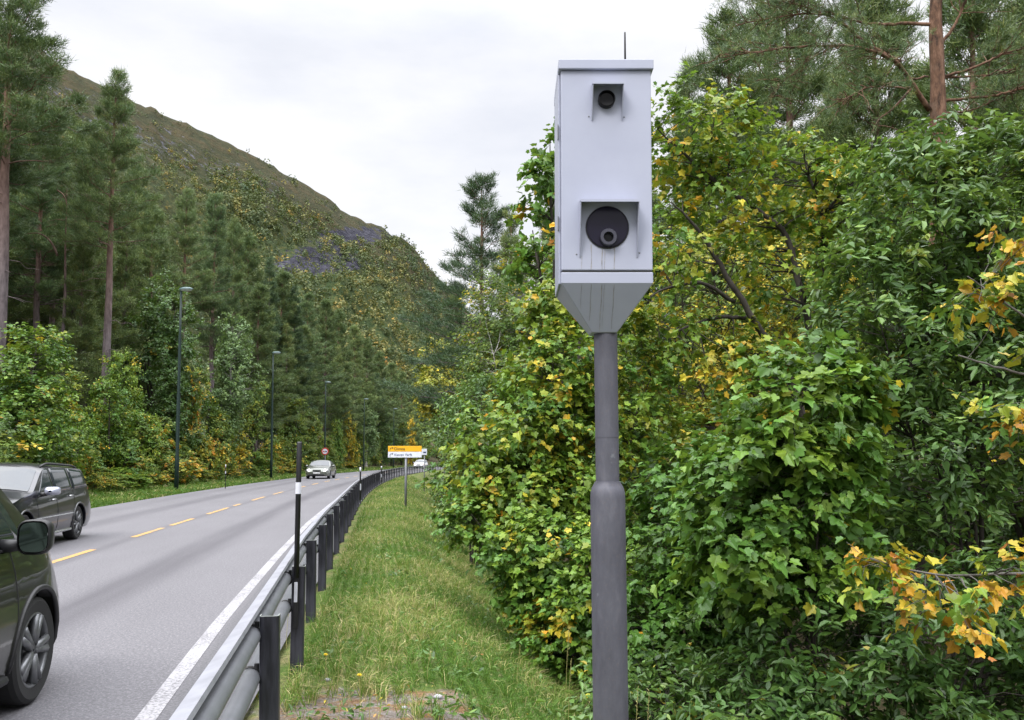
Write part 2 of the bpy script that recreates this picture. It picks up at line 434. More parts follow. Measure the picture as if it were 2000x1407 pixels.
M = dict(
    asphalt=asphalt_mat(), white_line=paint_mat('worn_white_paint', (0.31, 0.305, 0.32), (0.13, 0.127, 0.138)),
    yellow_line=paint_mat('worn_yellow_paint', (0.50, 0.27, 0.04), (0.15, 0.135, 0.12)),
    ground=ground_mat(), hill=hill_mat(), cabinet=cabinet_mat(), pole=pole_mat(),
    stain=simple('rust_stain', (0.26, 0.25, 0.25), 0.7, var=0.3, scale=30),
    grime=simple('grey_grime', (0.40, 0.41, 0.45), 0.7, var=0.3, scale=30),
    black=simple('black_plastic', (0.012, 0.012, 0.014), 0.4), black_glass=simple('tinted_glass', (0.010, 0.008, 0.022), 0.25, spec=0.25),
    lens=simple('dark_lens', (0.003, 0.003, 0.004), 0.3, spec=0.2), ring=simple('grey_lens_ring', (0.05, 0.05, 0.07), 0.45, metal=0.3),
    zinc=simple('galvanised_steel', (0.17, 0.178, 0.195), 0.5, metal=0.3, var=0.10, scale=5),
    strip=simple('pale_galvanised_strip', (0.24, 0.245, 0.275), 0.55, metal=0.2, var=0.12, scale=8),
    post=simple('dark_rail_post', (0.05, 0.05, 0.066), 0.38, metal=0.4, var=0.5, scale=16, mapscale=(1, 1, 0.12)),
    post_edge=simple('pale_cut_edge', (0.28, 0.30, 0.29), 0.5, metal=0.4),
    lamp_green=simple('dark_green_lacquer', (0.007, 0.021, 0.018), 0.5, spec=0.3),
    lamp_head=simple('grey_green_lamp_shell', (0.06, 0.11, 0.115), 0.4), lamp_glass=simple('frosted_lamp_cover', (0.5, 0.55, 0.55), 0.3),
    sign_yellow=simple('yellow_sign_foil', (0.78, 0.41, 0.01), 0.45, var=0.05), sign_white=simple('white_sign_foil', (0.68, 0.71, 0.82), 0.45, var=0.05),
    sign_black=simple('black_sign_foil', (0.015, 0.015, 0.02), 0.5), sign_blue=simple('dark_blue_sign_foil', (0.05, 0.07, 0.16), 0.5),
    sign_red=simple('red_sign_foil', (0.55, 0.05, 0.035), 0.45, var=0.05),
    white=simple('white_reflective_band', (0.62, 0.63, 0.70), 0.4, var=0.06),
    tyre=simple('rubber', (0.014, 0.014, 0.015), 0.75), rim=simple('alloy_rim', (0.17, 0.175, 0.185), 0.4, metal=0.6),
    trim=simple('black_trim', (0.015, 0.015, 0.017), 0.5), chrome=simple('bright_trim', (0.65, 0.66, 0.68), 0.18, metal=0.9),
    silver=simple('silver_mirror_shell', (0.40, 0.42, 0.52), 0.3, metal=0.3, coat=0.6),
    carglass=simple('car_glass', (0.018, 0.025, 0.03), 0.05, spec=0.75), mirrorglass=simple('mirror_glass_painted_reflection', (0.10, 0.14, 0.12), 0.05, metal=0.9),  # mirror glass: the dark green reflection of trees is put into its colour
    lampglass=simple('headlamp_glass', (0.55, 0.57, 0.6), 0.1, coat=1.0), amber=simple('amber_indicator', (0.65, 0.16, 0.04), 0.25, coat=1.0),
    plate=simple('number_plate', (0.7, 0.7, 0.72), 0.5, var=0.04), stone=simple('grey_pebble', (0.33, 0.33, 0.35), 0.85, bump=0.4),
    petal=simple('dandelion_petal', (0.75, 0.56, 0.02), 0.6), stalk=simple('pale_stalk', (0.30, 0.28, 0.10), 0.7),
)
def car_paint(name, c, metal=0.45, rough=0.3):
    t = NT(name)
    fl = t.noise(900, 1, 0.5)
    t.base(t.ramp(fl, [(0.3, tuple(v * 0.8 for v in c)), (0.7, tuple(v * 1.25 for v in c))]))
    t.set(Metallic=metal, Roughness=rough, Coat_Weight=0.7); t.p.inputs['Coat Roughness'].default_value = 0.03
    return t.m
M['paint_olive'] = car_paint('dark_olive_grey_paint', (0.017, 0.018, 0.014), 0.3)
M['paint_black'] = car_paint('black_blue_paint', (0.006, 0.0065, 0.011), 0.2)
M['paint_grey'] = car_paint('grey_green_paint', (0.12, 0.13, 0.11))
M['paint_white'] = car_paint('white_paint', (0.75, 0.76, 0.76), 0.0, 0.3)
def glow(name, c, k):
    t = NT(name); t.base(c); t.set(Roughness=0.2)
    nz = t.noise(20, 2)
    t.p.inputs['Emission Color'].default_value = (*c, 1)
    t.l.new(t.math('MULTIPLY_ADD', nz, 0.2), t.p.inputs['Emission Strength'])
    t.n[-1].inputs[2].default_value = k
    return t.m
M['lit'] = glow('lit_headlamp', (1.0, 0.97, 0.88), 7.0)

# ------------------------------------------------------------------ ground, road, markings
def make_ground():
    ys = np.concatenate([np.arange(-40, 0, 4), np.arange(0, 20, 0.25), np.arange(20, 60, 1.0), np.arange(60, 260, 5), np.geomspace(260, 6000, 22)])
    us = np.concatenate([-np.geomspace(4000, 60, 16), np.arange(-58, -16, 2), np.arange(-16, -8.2, 0.4), np.array([-8.0, -5, -2, -1.2]), np.arange(-0.95, 4, 0.2),
                         np.arange(4, 12, 1.0), np.arange(12, 60, 4), np.geomspace(60, 4000, 16)])
    U, Y = np.meshgrid(us, ys)
    X = U + line_x(Y)
    Z = ground(X, Y)
    rng = np.random.default_rng(3)
    nz = (np.sin(X * 2.1 + Y * 0.7) * np.sin(Y * 1.7 - X * 0.9) * 0.02 + np.sin(X * 5.3 + 1) * np.sin(Y * 4.1) * 0.012)
    Z = Z + np.where((U > -0.5) & (U < 12), nz, 0) + np.where(U < -9.3, nz * 2, 0)
    Z = np.where(Y > 900, np.minimum(Z, 12), Z)
    dirt = np.exp(-((U - 0.06) / 1.05) ** 2 - ((Y - 4.95) / 1.0) ** 2) * 1.12
    dirt += np.exp(-((U + 0.3) / 0.25) ** 2 - ((Y - 5.0) / 0.7) ** 2) * 0.5
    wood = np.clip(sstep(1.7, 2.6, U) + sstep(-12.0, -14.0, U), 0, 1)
    V = np.stack([X, Y, Z], -1).reshape(-1, 3)
    a, b = X.shape
    i = np.arange(a - 1)[:, None] * b + np.arange(b - 1)[None, :]
    F = np.stack([i, i + 1, i + b + 1, i + b], -1).reshape(-1, 4)
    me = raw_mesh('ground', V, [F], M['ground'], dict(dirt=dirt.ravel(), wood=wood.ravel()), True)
    o = link(bpy.data.objects.new('ground', me)); tag(o, kind='structure')
make_ground()

def edge_u(y):
    return np.interp(y, [-10, 2, 5, 7, 8.4, 10.3, 13.4, 17.4, 21, 32, 60, 400], [-0.95, -1.24, -1.355, -1.45, -1.51, -1.56, -1.64, -1.71, -1.76, -1.76, -1.55, -1.45])
def strip_mesh(name, m, u0, u1, y0, y1, z, step=1.0, nu=2, uvname=None, kind='structure', follow=False):
    ys = np.unique(np.concatenate([np.arange(y0, y1, step), [y1]]))
    us = np.linspace(u0, u1, nu)
    U, Y = np.meshgrid(us, ys); X = U + line_x(Y) + (edge_u(Y) if follow else 0)
    mb = MB(); mb.grid(np.stack([X, Y, np.full_like(X, z)], -1))
    UU = U - (edge_u(Y) + 1.41) * np.clip((U + 4.6) / 3.0, 0, 1)
    me = mb.mesh(name, m)
    if uvname:
        uvl = me.uv_layers.new(name=uvname)
        vi = np.empty(len(me.loops), np.int32); me.loops.foreach_get('vertex_index', vi)
        uvl.data.foreach_set('uv', np.stack([UU.ravel(), Y.ravel()], -1)[vi].astype(np.float32).ravel())
    o = link(bpy.data.objects.new(name, me)); tag(o, kind=kind)
    return o
strip_mesh('road', M['asphalt'], -8.95, -0.80, -40, 320, 0.0, 1.0, 24, 'road')
strip_mesh('road_marking', M['white_line'], -0.062, 0.062, -40, 320, 0.004, 1.0, follow=True)
mbd = MB()
dashes = [(2.5, 5.5), (8.4, 10.4), (12.2, 14.6), (16.9, 19.2), (19.9, 22.2), (24.0, 27.2), (28.2, 29.5), (32.0, 35.0), (37.5, 40.5)]
yy = 46.0
while yy < 300:
    dashes.append((yy, yy + 3.0)); yy += 6.0
for a, b in dashes:
    ys = np.linspace(a, b, 5); U, Y = np.meshgrid(np.array([-4.88, -4.76]), ys)
    mbd.grid(np.stack([U + line_x(Y), Y, np.full_like(U, 0.004)], -1))
tag(mbd.obj('road_marking', M['yellow_line']), kind='structure')

# ------------------------------------------------------------------ mountain
SKYX = np.array([-1400, -900, -600, -300, 0, 130, 250, 400, 480, 560, 640, 700, 760, 800, 815, 830, 855, 880, 930, 1000, 1100, 1300, 1700, 2600])
SKYY = np.array([-420, -330, -250, -110, 60, 135, 192, 264, 300, 342, 388, 425, 454, 476, 495, 518, 545, 566, 625, 700, 770, 810, 830, 840])
_hr = np.random.default_rng(31); _LAT = _hr.random((64, 64))
def vnoise(a, b):
    a = np.asarray(a, float); b = np.asarray(b, float)
    i = np.floor(a).astype(int); j = np.floor(b).astype(int); f = a - i; g = b - j
    f = f * f * (3 - 2 * f); g = g * g * (3 - 2 * g)
    L = lambda p, q: _LAT[p % 64, q % 64]
    return (L(i, j) * (1 - f) + L(i + 1, j) * f) * (1 - g) + (L(i, j + 1) * (1 - f) + L(i + 1, j + 1) * f) * g - 0.5
def fbm(a, b, o=5):
    return sum(vnoise(a * 2 ** k + 7 * k, b * 2 ** k + 3 * k) / 1.7 ** k for k in range(o))
def mountain_pt(c, t):
    """c: column (pixel of a bearing), t: 0 foot, 1 ridge, beyond 1 the far side"""
    Dr = np.interp(c, [-1400, 0, 850, 1300, 2600], [700, 1000, 1500, 2100, 2600])
    Db = np.interp(c, [-1400, 0, 500, 850, 1300, 2600], [260, 300, 420, 620, 900, 900])
    cy = (703.5 - np.interp(c, SKYX, SKYY) + SHIFT) / FPX; den = _c - _s * cy
    hr = HC + (_s + _c * cy) / den * Dr
    tt = np.minimum(t, 1.0)
    d = Db + (Dr - Db) * t
    h = 4 + (hr - 4) * (0.75 * tt ** 1.25 + 0.25 * tt ** 2)
    h = np.where(t > 1, hr - (t - 1) * 500 * (0.3 + (t - 1)), h)
    n = fbm(c * 0.012, t * 7.0 + 5)
    h = h + n * 46 * np.clip(t * (1 - np.minimum(t, 1)) * 4, 0, 1) + fbm(c * 0.03, 0 * c + 2.0, 5) * 9 * sstep(0.85, 1.0, t)
    x = (c - 1000) / FPX * d / (1 + (den - 1) * np.minimum(tt, 1))
    return np.stack([x, d + 0 * x, h], -1)
def make_hill():
    cs = np.linspace(-1400, 2600, 400); ts = np.concatenate([np.linspace(-0.05, 1.0, 110), np.linspace(1.03, 2.2, 14)])
    C, T_ = np.meshgrid(cs, ts)
    P = mountain_pt(C, T_)
    py = 897 - (P[..., 2] - HC) / P[..., 1] * FPX
    top = np.interp(C, SKYX, SKYY)
    below = py - top
    rock = 0.42 * np.exp(-((below - 50) / 50) ** 2) * (C < 540) + 0.25 * np.exp(-((below - 30) / 40) ** 2) * (C >= 540) - 0.35 * (below > 190)
    cliff = 1.0 * np.exp(-((py - (515 - (C - 540) * 0.10)) / 50) ** 2 - ((C - 590) / 110) ** 2) \
        + 0.95 * np.exp(-((py - 452) / 28) ** 2 - ((C - 705) / 90) ** 2) + 0.8 * np.exp(-((py - 512) / 14) ** 2 - ((C - 690) / 80) ** 2) \
        + 0.7 * np.exp(-((py - 425) / 12) ** 2 - ((C - 590) / 30) ** 2) + 0.6 * np.exp(-((py - 490) / 18) ** 2 - ((C - 805) / 18) ** 2) \
        + 0.5 * np.exp(-((py - 590) / 8) ** 2 - ((C - 820) / 40) ** 2) - 0.22
    wooded = np.clip(sstep(40, 150, below) * (0.55 + 0.45 * sstep(350, 520, C)), 0, 1)
    V = P.reshape(-1, 3); a, b = C.shape
    i = np.arange(a - 1)[:, None] * b + np.arange(b - 1)[None, :]
    F = np.stack([i, i + 1, i + b + 1, i + b], -1).reshape(-1, 4)
    me = raw_mesh('mountain', V, [F], M['hill'], dict(rock=rock.ravel(), cliff=cliff.ravel(), wooded=wooded.ravel()), True)
    tag(link(bpy.data.objects.new('mountain', me)), kind='structure')
make_hill()

def hill_wood():
    rng = np.random.default_rng(11)
    N = 60000
    c = rng.uniform(-100, 1250, N); t = rng.uniform(0.0, 1.0, N) ** 1.1
    P = mountain_pt(c, t); py = 897 - (P[:, 2] - HC) / P[:, 1] * FPX
    top = np.interp(c, SKYX, SKYY); below = py - top
    clump = (np.sin(c * 0.09 + t * 23) + np.sin(c * 0.05 - t * 41 + 1) + np.sin(c * 0.17 + t * 13 + 2)) / 3
    dens = np.clip(sstep(10, 75, below) * (0.35 + 0.65 * sstep(300, 480, c)) + 0.5 * clump * sstep(10, 50, below), 0.05, 1)
    cl = np.exp(-((py - (515 - (c - 540) * 0.10)) / 44) ** 2 - ((c - 585) / 85) ** 2) + np.exp(-((py - 452) / 25) ** 2 - ((c - 705) / 65) ** 2)
    cl = np.clip(cl + 0.9 * fbm(c * 0.05, py * 0.06), 0, 1)
    dens *= np.clip(1 - 1.1 * cl, 0.02, 1)
    lower = sstep(500, 640, py) * (c > 560)
    dens *= 1 - 0.45 * lower
    dens = np.maximum(dens, 0.5 * (c > 745) * (below < 60))
    keep = rng.random(N) < dens * 0.62
    P, c, t, py, clump = P[keep], c[keep], t[keep], py[keep], clump[keep]
    n = len(P); H = rng.uniform(4.5, 11, n) * (0.75 + 0.4 * (c > 420)); W = H * rng.uniform(0.32, 0.6, n)
    hue = np.clip(0.26 + 0.14 * clump + rng.normal(0, 0.08, n) + 0.27 * (rng.random(n) < 0.08) + 0.14 * lower[keep] * (c > 640) * (rng.random(n) < 0.6) - 0.1 * (c > 800), 0, 1)
    K = 16
    d = rng.normal(size=(n, K, 3)); d /= np.linalg.norm(d, axis=2)[..., None]
    r = rng.uniform(0.45, 1.0, (n, K, 1)) ** 0.6
    pos = P[:, None] + d * r * np.stack([W, W, H * 0.48], -1)[:, None] + np.array([0, 0, 1.0]) * (H * 0.5)[:, None, None]
    nrm = d + rng.normal(0, 0.25, d.shape) + np.array([0, 0, 0.35]); nrm /= np.linalg.norm(nrm, axis=2)[..., None]
    ax = rng.normal(size=d.shape); sz = (rng.uniform(1.3, 2.5, (n, K)) * (H / 7)[:, None])
    me = leaves_mesh('hillside_wood', pos.reshape(-1, 3), ax.reshape(-1, 3), nrm.reshape(-1, 3), sz.ravel(), 'diamond', np.repeat(hue, K) + rng.normal(0, 0.02, n * K), HILLLEAF)
    tag(link(bpy.data.objects.new('hillside_wood', me)), 'mixed green and yellow birch wood covering the mountain slope', 'wood', kind='stuff')

# ------------------------------------------------------------------ leaves
def _tpl(half, fold):
    """leaf template from one half outline (first on base, last on tip): two polygons folded along the midrib"""
    h = np.array(half, float); k = len(h)
    up = np.column_stack([h[:, 0], h[:, 1], fold * np.abs(h[:, 1]) - 0.12 * h[:, 0] ** 2])
    dn = up[1:-1] * np.array([1, -1, 1])
    V = np.concatenate([up, dn])
    f1 = list(range(k)); f2 = [0] + list(range(k, k + k - 2)) + [k - 1]
    return V, [np.array([f1]), np.array([f2[::-1]])]
TPL = {
    'oval': _tpl([(0, 0), (0.28, 0.20), (0.62, 0.21), (1, 0)], 0.35),
    'long': _tpl([(0, 0), (0.25, 0.13), (0.6, 0.15), (1, 0)], 0.3),
    'maple': _tpl([(0.04, 0), (-0.08, 0.22), (0.10, 0.48), (0.27, 0.38), (0.40, 0.52), (0.63, 0.55), (0.66, 0.27), (0.82, 0.22), (1.04, 0)], 0.22),
    'diamond': (np.array([(0, 0, 0), (0.5, 0.42, 0.08), (1, 0, -0.08), (0.5, -0.42, 0.08)]), [np.array([[0, 1, 2, 3]])]),
    'birch': (np.array([(0, 0, 0), (0.4, 0.36, 0.06), (1, 0, -0.05), (0.4, -0.36, 0.06)]), [np.array([[0, 1, 2, 3]])]),
}
def leaves_mesh(name, pos, ax, nrm, size, tpl, hue, m):
    nrm = nrm / (np.linalg.norm(nrm, axis=1)[:, None] + 1e-9)
    ax = ax - (ax * nrm).sum(1)[:, None] * nrm
    ax /= np.linalg.norm(ax, axis=1)[:, None] + 1e-9
    bx = np.cross(nrm, ax)
    V, F = TPL[tpl]; k = len(V); N = len(pos)
    rg = np.random.default_rng(N); wv = rg.uniform(0.72, 1.12, (N, 1, 1)); cv = rg.normal(1.0, 0.9, (N, 1, 1)); cu = rg.normal(0.12, 0.22, (N, 1, 1))
    if tpl in ('maple', 'oval', 'long'):          # every leaf has its own width, fold and droop
        zz = V[None, :, 2:3] * cv - cu * V[None, :, 0:1] ** 2
        P = pos[:, None] + size[:, None, None] * (V[None, :, 0:1] * ax[:, None] + V[None, :, 1:2] * wv * bx[:, None] + zz * nrm[:, None])
    else:
        P = pos[:, None] + size[:, None, None] * (V[None, :, 0:1] * ax[:, None] + V[None, :, 1:2] * bx[:, None] + V[None, :, 2:3] * nrm[:, None])
    off = (np.arange(N) * k)[:, None, None]
    FF = [(f[None] + off).reshape(-1, f.shape[1]) for f in F]
    return raw_mesh(name, P.reshape(-1, 3), FF, m, dict(hue=np.repeat(np.clip(hue, 0, 1), k)))
hill_wood()

def blades_mesh(name, pos, dirn, length, width, hue, m, bend=None):
    """needle / grass blades: one triangle each, or two segments if bend is given"""
    N = len(pos); rng = np.random.default_rng(N)
    dirn = dirn / (np.linalg.norm(dirn, axis=1)[:, None] + 1e-9)
    side = np.cross(dirn, rng.normal(size=(N, 3))); side /= np.linalg.norm(side, axis=1)[:, None] + 1e-9
    w = (width * np.ones(N))[:, None]; L = (length * np.ones(N))[:, None]
    if bend is None:
        V = np.stack([pos - side * w / 2, pos + side * w / 2, pos + dirn * L], 1)
        F = [np.arange(N * 3).reshape(N, 3)]; k = 3
    else:
        mid = pos + dirn * L * 0.55
        tip = pos + (dirn + bend) / np.linalg.norm(dirn + bend, axis=1)[:, None] * L
        V = np.stack([pos - side * w / 2, pos + side * w / 2, mid + side * w * 0.4, mid - side * w * 0.4, tip], 1)
        o = (np.arange(N) * 5)[:, None]
        F = [o + np.array([[0, 1, 2, 3]]), o + np.array([[3, 2, 4]])]; k = 5
    return raw_mesh(name, V.reshape(-1, 3), F, m, dict(hue=np.repeat(np.clip(hue, 0, 1), k)))

def bez(a, b, up, n=5, jit=None):
    a = np.asarray(a, float); b = np.asarray(b, float)
    c = (a + b) / 2 + up
    t = np.linspace(0, 1, n)[:, None]
    p = (1 - t) ** 2 * a + 2 * t * (1 - t) * c + t * t * b
    if jit is not None: p[1:-1] += jit
    return p

# ------------------------------------------------------------------ broadleaved plants
LEAFMAT = dict(maple=('maple', MAPLE), sallow=('oval', SALLOW), willow=('long', SALLOW), birch=('birch', BIRCH), far=('diamond', BIRCH), farmaple=('diamond', MAPLE), farsallow=('diamond', SALLOW), pale=('diamond', PALE))
def broadleaf(seed, stems, ells, leaf, size, n_leaf, hue=0.25, hsd=0.08, yellow=0.0, yhue=0.67, clump_r=None, twigs=5, per=8, bark=BARK, shell=0.6, droop=0.25, sides=6):
    """stems: list of (points, radii); ells: list of (centre, radii, weight). Returns trunk mesh, crown mesh (local coordinates)."""
    rng = np.random.default_rng(seed)
    nc = max(4, int(n_leaf / (twigs * per)))
    wts = np.array([e_[2] for e_ in ells], float); wts /= wts.sum()
    which = rng.choice(len(ells), nc, p=wts)
    C = np.array([e_[0] for e_ in ells], float)[which]; RR = np.array([e_[1] for e_ in ells], float)[which]
    d = rng.normal(size=(nc, 3)); d /= np.linalg.norm(d, axis=1)[:, None]
    ph = rng.uniform(0, 6.28, 3)
    lump = 1 + 0.16 * np.sin(d[:, 0] * 5 + ph[0]) * np.sin(d[:, 2] * 6 + ph[1]) + 0.12 * np.sin(d[:, 1] * 9 + d[:, 2] * 7 + ph[2])
    r = (shell + (1 - shell) * rng.random(nc) ** 0.6) * lump * np.where(rng.random(nc) < 0.08, 1.18, 1.0)
    cc = C + d * RR * r[:, None]
    out = d * 1.0
    cr_ = clump_r or float(np.mean(RR)) * 0.22
    sp, sr = [], []
    tb = MB()
    for pts, rad in stems:
        pts = np.asarray(pts, float); rad = np.asarray(rad, float)
        t = np.linspace(0, len(pts) - 1, max(8, 4 * len(pts)))
        sm = np.stack([np.interp(t, np.arange(len(pts)), pts[:, k]) for k in range(3)], -1)
        if len(sm) > 6:
            for _ in range(3): sm[1:-1] = 0.5 * sm[1:-1] + 0.25 * (sm[:-2] + sm[2:])
        rr = np.interp(t, np.arange(len(pts)), rad)
        wob = rng.normal(0, 1, sm.shape) * rr[:, None] * 0.25; wob[0] = 0
        sm = sm + wob
        tb.tube(sm, rr, max(sides, 8)); sp.append(sm); sr.append(rr)
    sp = np.concatenate(sp); sr = np.concatenate(sr)
    for i in range(nc):
        dv = cc[i] - sp; ds = np.linalg.norm(dv, axis=1)
        pen = np.where(dv[:, 2] < 0.15 * ds, ds * 0.6, 0) + (sr < 0.004) * 0.3
        j = int(np.argmin(ds + pen))
        if ds[j] > 6: continue
        p = bez(sp[j], cc[i], np.array([0, 0, 0.06 * ds[j]]), 5, rng.normal(0, 0.035 * ds[j], (3, 3)))
        r0 = min(sr[j] * 0.6, 0.006 + 0.012 * ds[j])
        tb.tube(p, np.linspace(r0, max(0.0022, size * 0.022), 5), 5 if r0 > 0.006 else 3, cap=False)
    # twigs and leaves
    td = out[:, None] * 0.8 + rng.normal(0, 0.75, (nc, twigs, 3)) + np.array([0, 0, 0.22])
    td /= np.linalg.norm(td, axis=2)[..., None]
    tl = cr_ * rng.uniform(0.6, 1.35, (nc, twigs, 1))
    f = (np.arange(per) + 0.6) / per
    pos = cc[:, None, None] + td[:, :, None] * (tl[:, :, None] * f[None, None, :, None]) - np.array([0, 0, 1.0]) * (tl[:, :, None] * 0.18 * f[None, None, :, None] ** 2)
    for i in range(nc):
        for k in range(twigs):
            if (i + k) % 2 == 0:
                q = np.stack([cc[i], pos[i, k, per // 2], pos[i, k, -1]])
                tb.tube(q, np.linspace(max(0.0022, size * 0.02), 0.0012, 3), 3, cap=False)
    side = np.cross(td, np.array([0, 0, 1.0])); side /= np.linalg.norm(side, axis=2)[..., None] + 1e-9
    alt = np.where(np.arange(per) % 2 == 0, 1.0, -1.0)[None, None, :, None]
    ax = td[:, :, None] * 0.7 + side[:, :, None] * alt * 0.9 + rng.normal(0, 0.35, pos.shape) - np.array([0, 0, droop])
    nr = np.array([0, 0, 0.85]) + out[:, None, None] * 0.55 + rng.normal(0, 0.42, pos.shape)
    pos = pos + rng.normal(0, cr_ * 0.06, pos.shape)
    sz = size * rng.uniform(0.55, 1.2, pos.shape[:3])
    h = hue + rng.normal(0, hsd, (nc, 1, 1)) + rng.normal(0, hsd * 0.6, pos.shape[:3])
    yc = (rng.random((nc, 1, 1)) < yellow) & (rng.random(pos.shape[:3]) < 0.75) | (rng.random(pos.shape[:3]) < yellow * 0.18)
    h = np.where(yc, yhue + rng.normal(0, 0.09, pos.shape[:3]), h)
    tpl, m = LEAFMAT[leaf]
    crown = leaves_mesh('crown', pos.reshape(-1, 3), ax.reshape(-1, 3), nr.reshape(-1, 3), sz.ravel(), tpl, h.ravel(), m)
    return tb.mesh('trunk', bark, True), crown

def put_tree(name, label, cat, group, loc, tm, cm, rz=0.0, s=1.0, sz=None):
    root = empty(name, loc, rz); tag(root, label, cat, group)
    root.scale = (s, s, sz or s)
    link(bpy.data.objects.new('trunk', tm), root); link(bpy.data.objects.new('crown', cm), root)
    return root

def P(pts, Y0, Y1=None):
    """pixel polyline to world, depth from Y0 to Y1"""
    Y1 = Y0 if Y1 is None else Y1
    return np.array([at(px, py, Y0 + (Y1 - Y0) * i / max(1, len(pts) - 1)) for i, (px, py) in enumerate(pts)])
def EL(px, py, Y, rpx, rpy, rd, w=1.0):
    k = Y / FPX
    return (at(px, py, Y), np.array([rpx * k, rd, rpy * k]), w)

def px_plant(name, label, cat, base, Y, ells, leaf, size, n_leaf, stems=None, nst=4, r0=0.03, seed=1, group=None, **kw):
    """a plant rooted on the ground below pixel column base at depth Y"""
    gx = (base - 1000) / FPX * Y
    loc = np.array([gx, Y, float(ground(gx, Y)) - 0.03])
    rng = np.random.default_rng(seed + 77)
    L = [(c - loc, r, w) for c, r, w in ells]
    if stems is None:
        S = []
        wts = np.array([w for _, _, w in L]); order = np.argsort(-wts)
        for i in range(nst):
            c, r, w = L[order[i % len(L)]]
            tip = c + r * rng.uniform(-0.55, 0.55, 3) + np.array([0, 0, r[2] * 0.5])
            b = np.array([rng.uniform(-0.12, 0.12), rng.uniform(-0.12, 0.12), -0.1]) * (1 + r0 * 10)
            b[2] = -0.1
            m1 = b + (tip - b) * np.array([0.25, 0.25, 0.45]); m2 = b + (tip - b) * np.array([0.65, 0.65, 0.78])
            S.append((np.array([b, m1, m2, tip]), np.array([1, 0.75, 0.45, 0.15]) * r0 * rng.uniform(0.7, 1.1)))
    else:
        S = [(np.asarray(p) - loc, np.asarray(r)) for p, r in stems]
    tm, cm = broadleaf(seed, S, L, leaf, size, n_leaf, **kw)
    return put_tree(name, label, cat, group, loc, tm, cm)

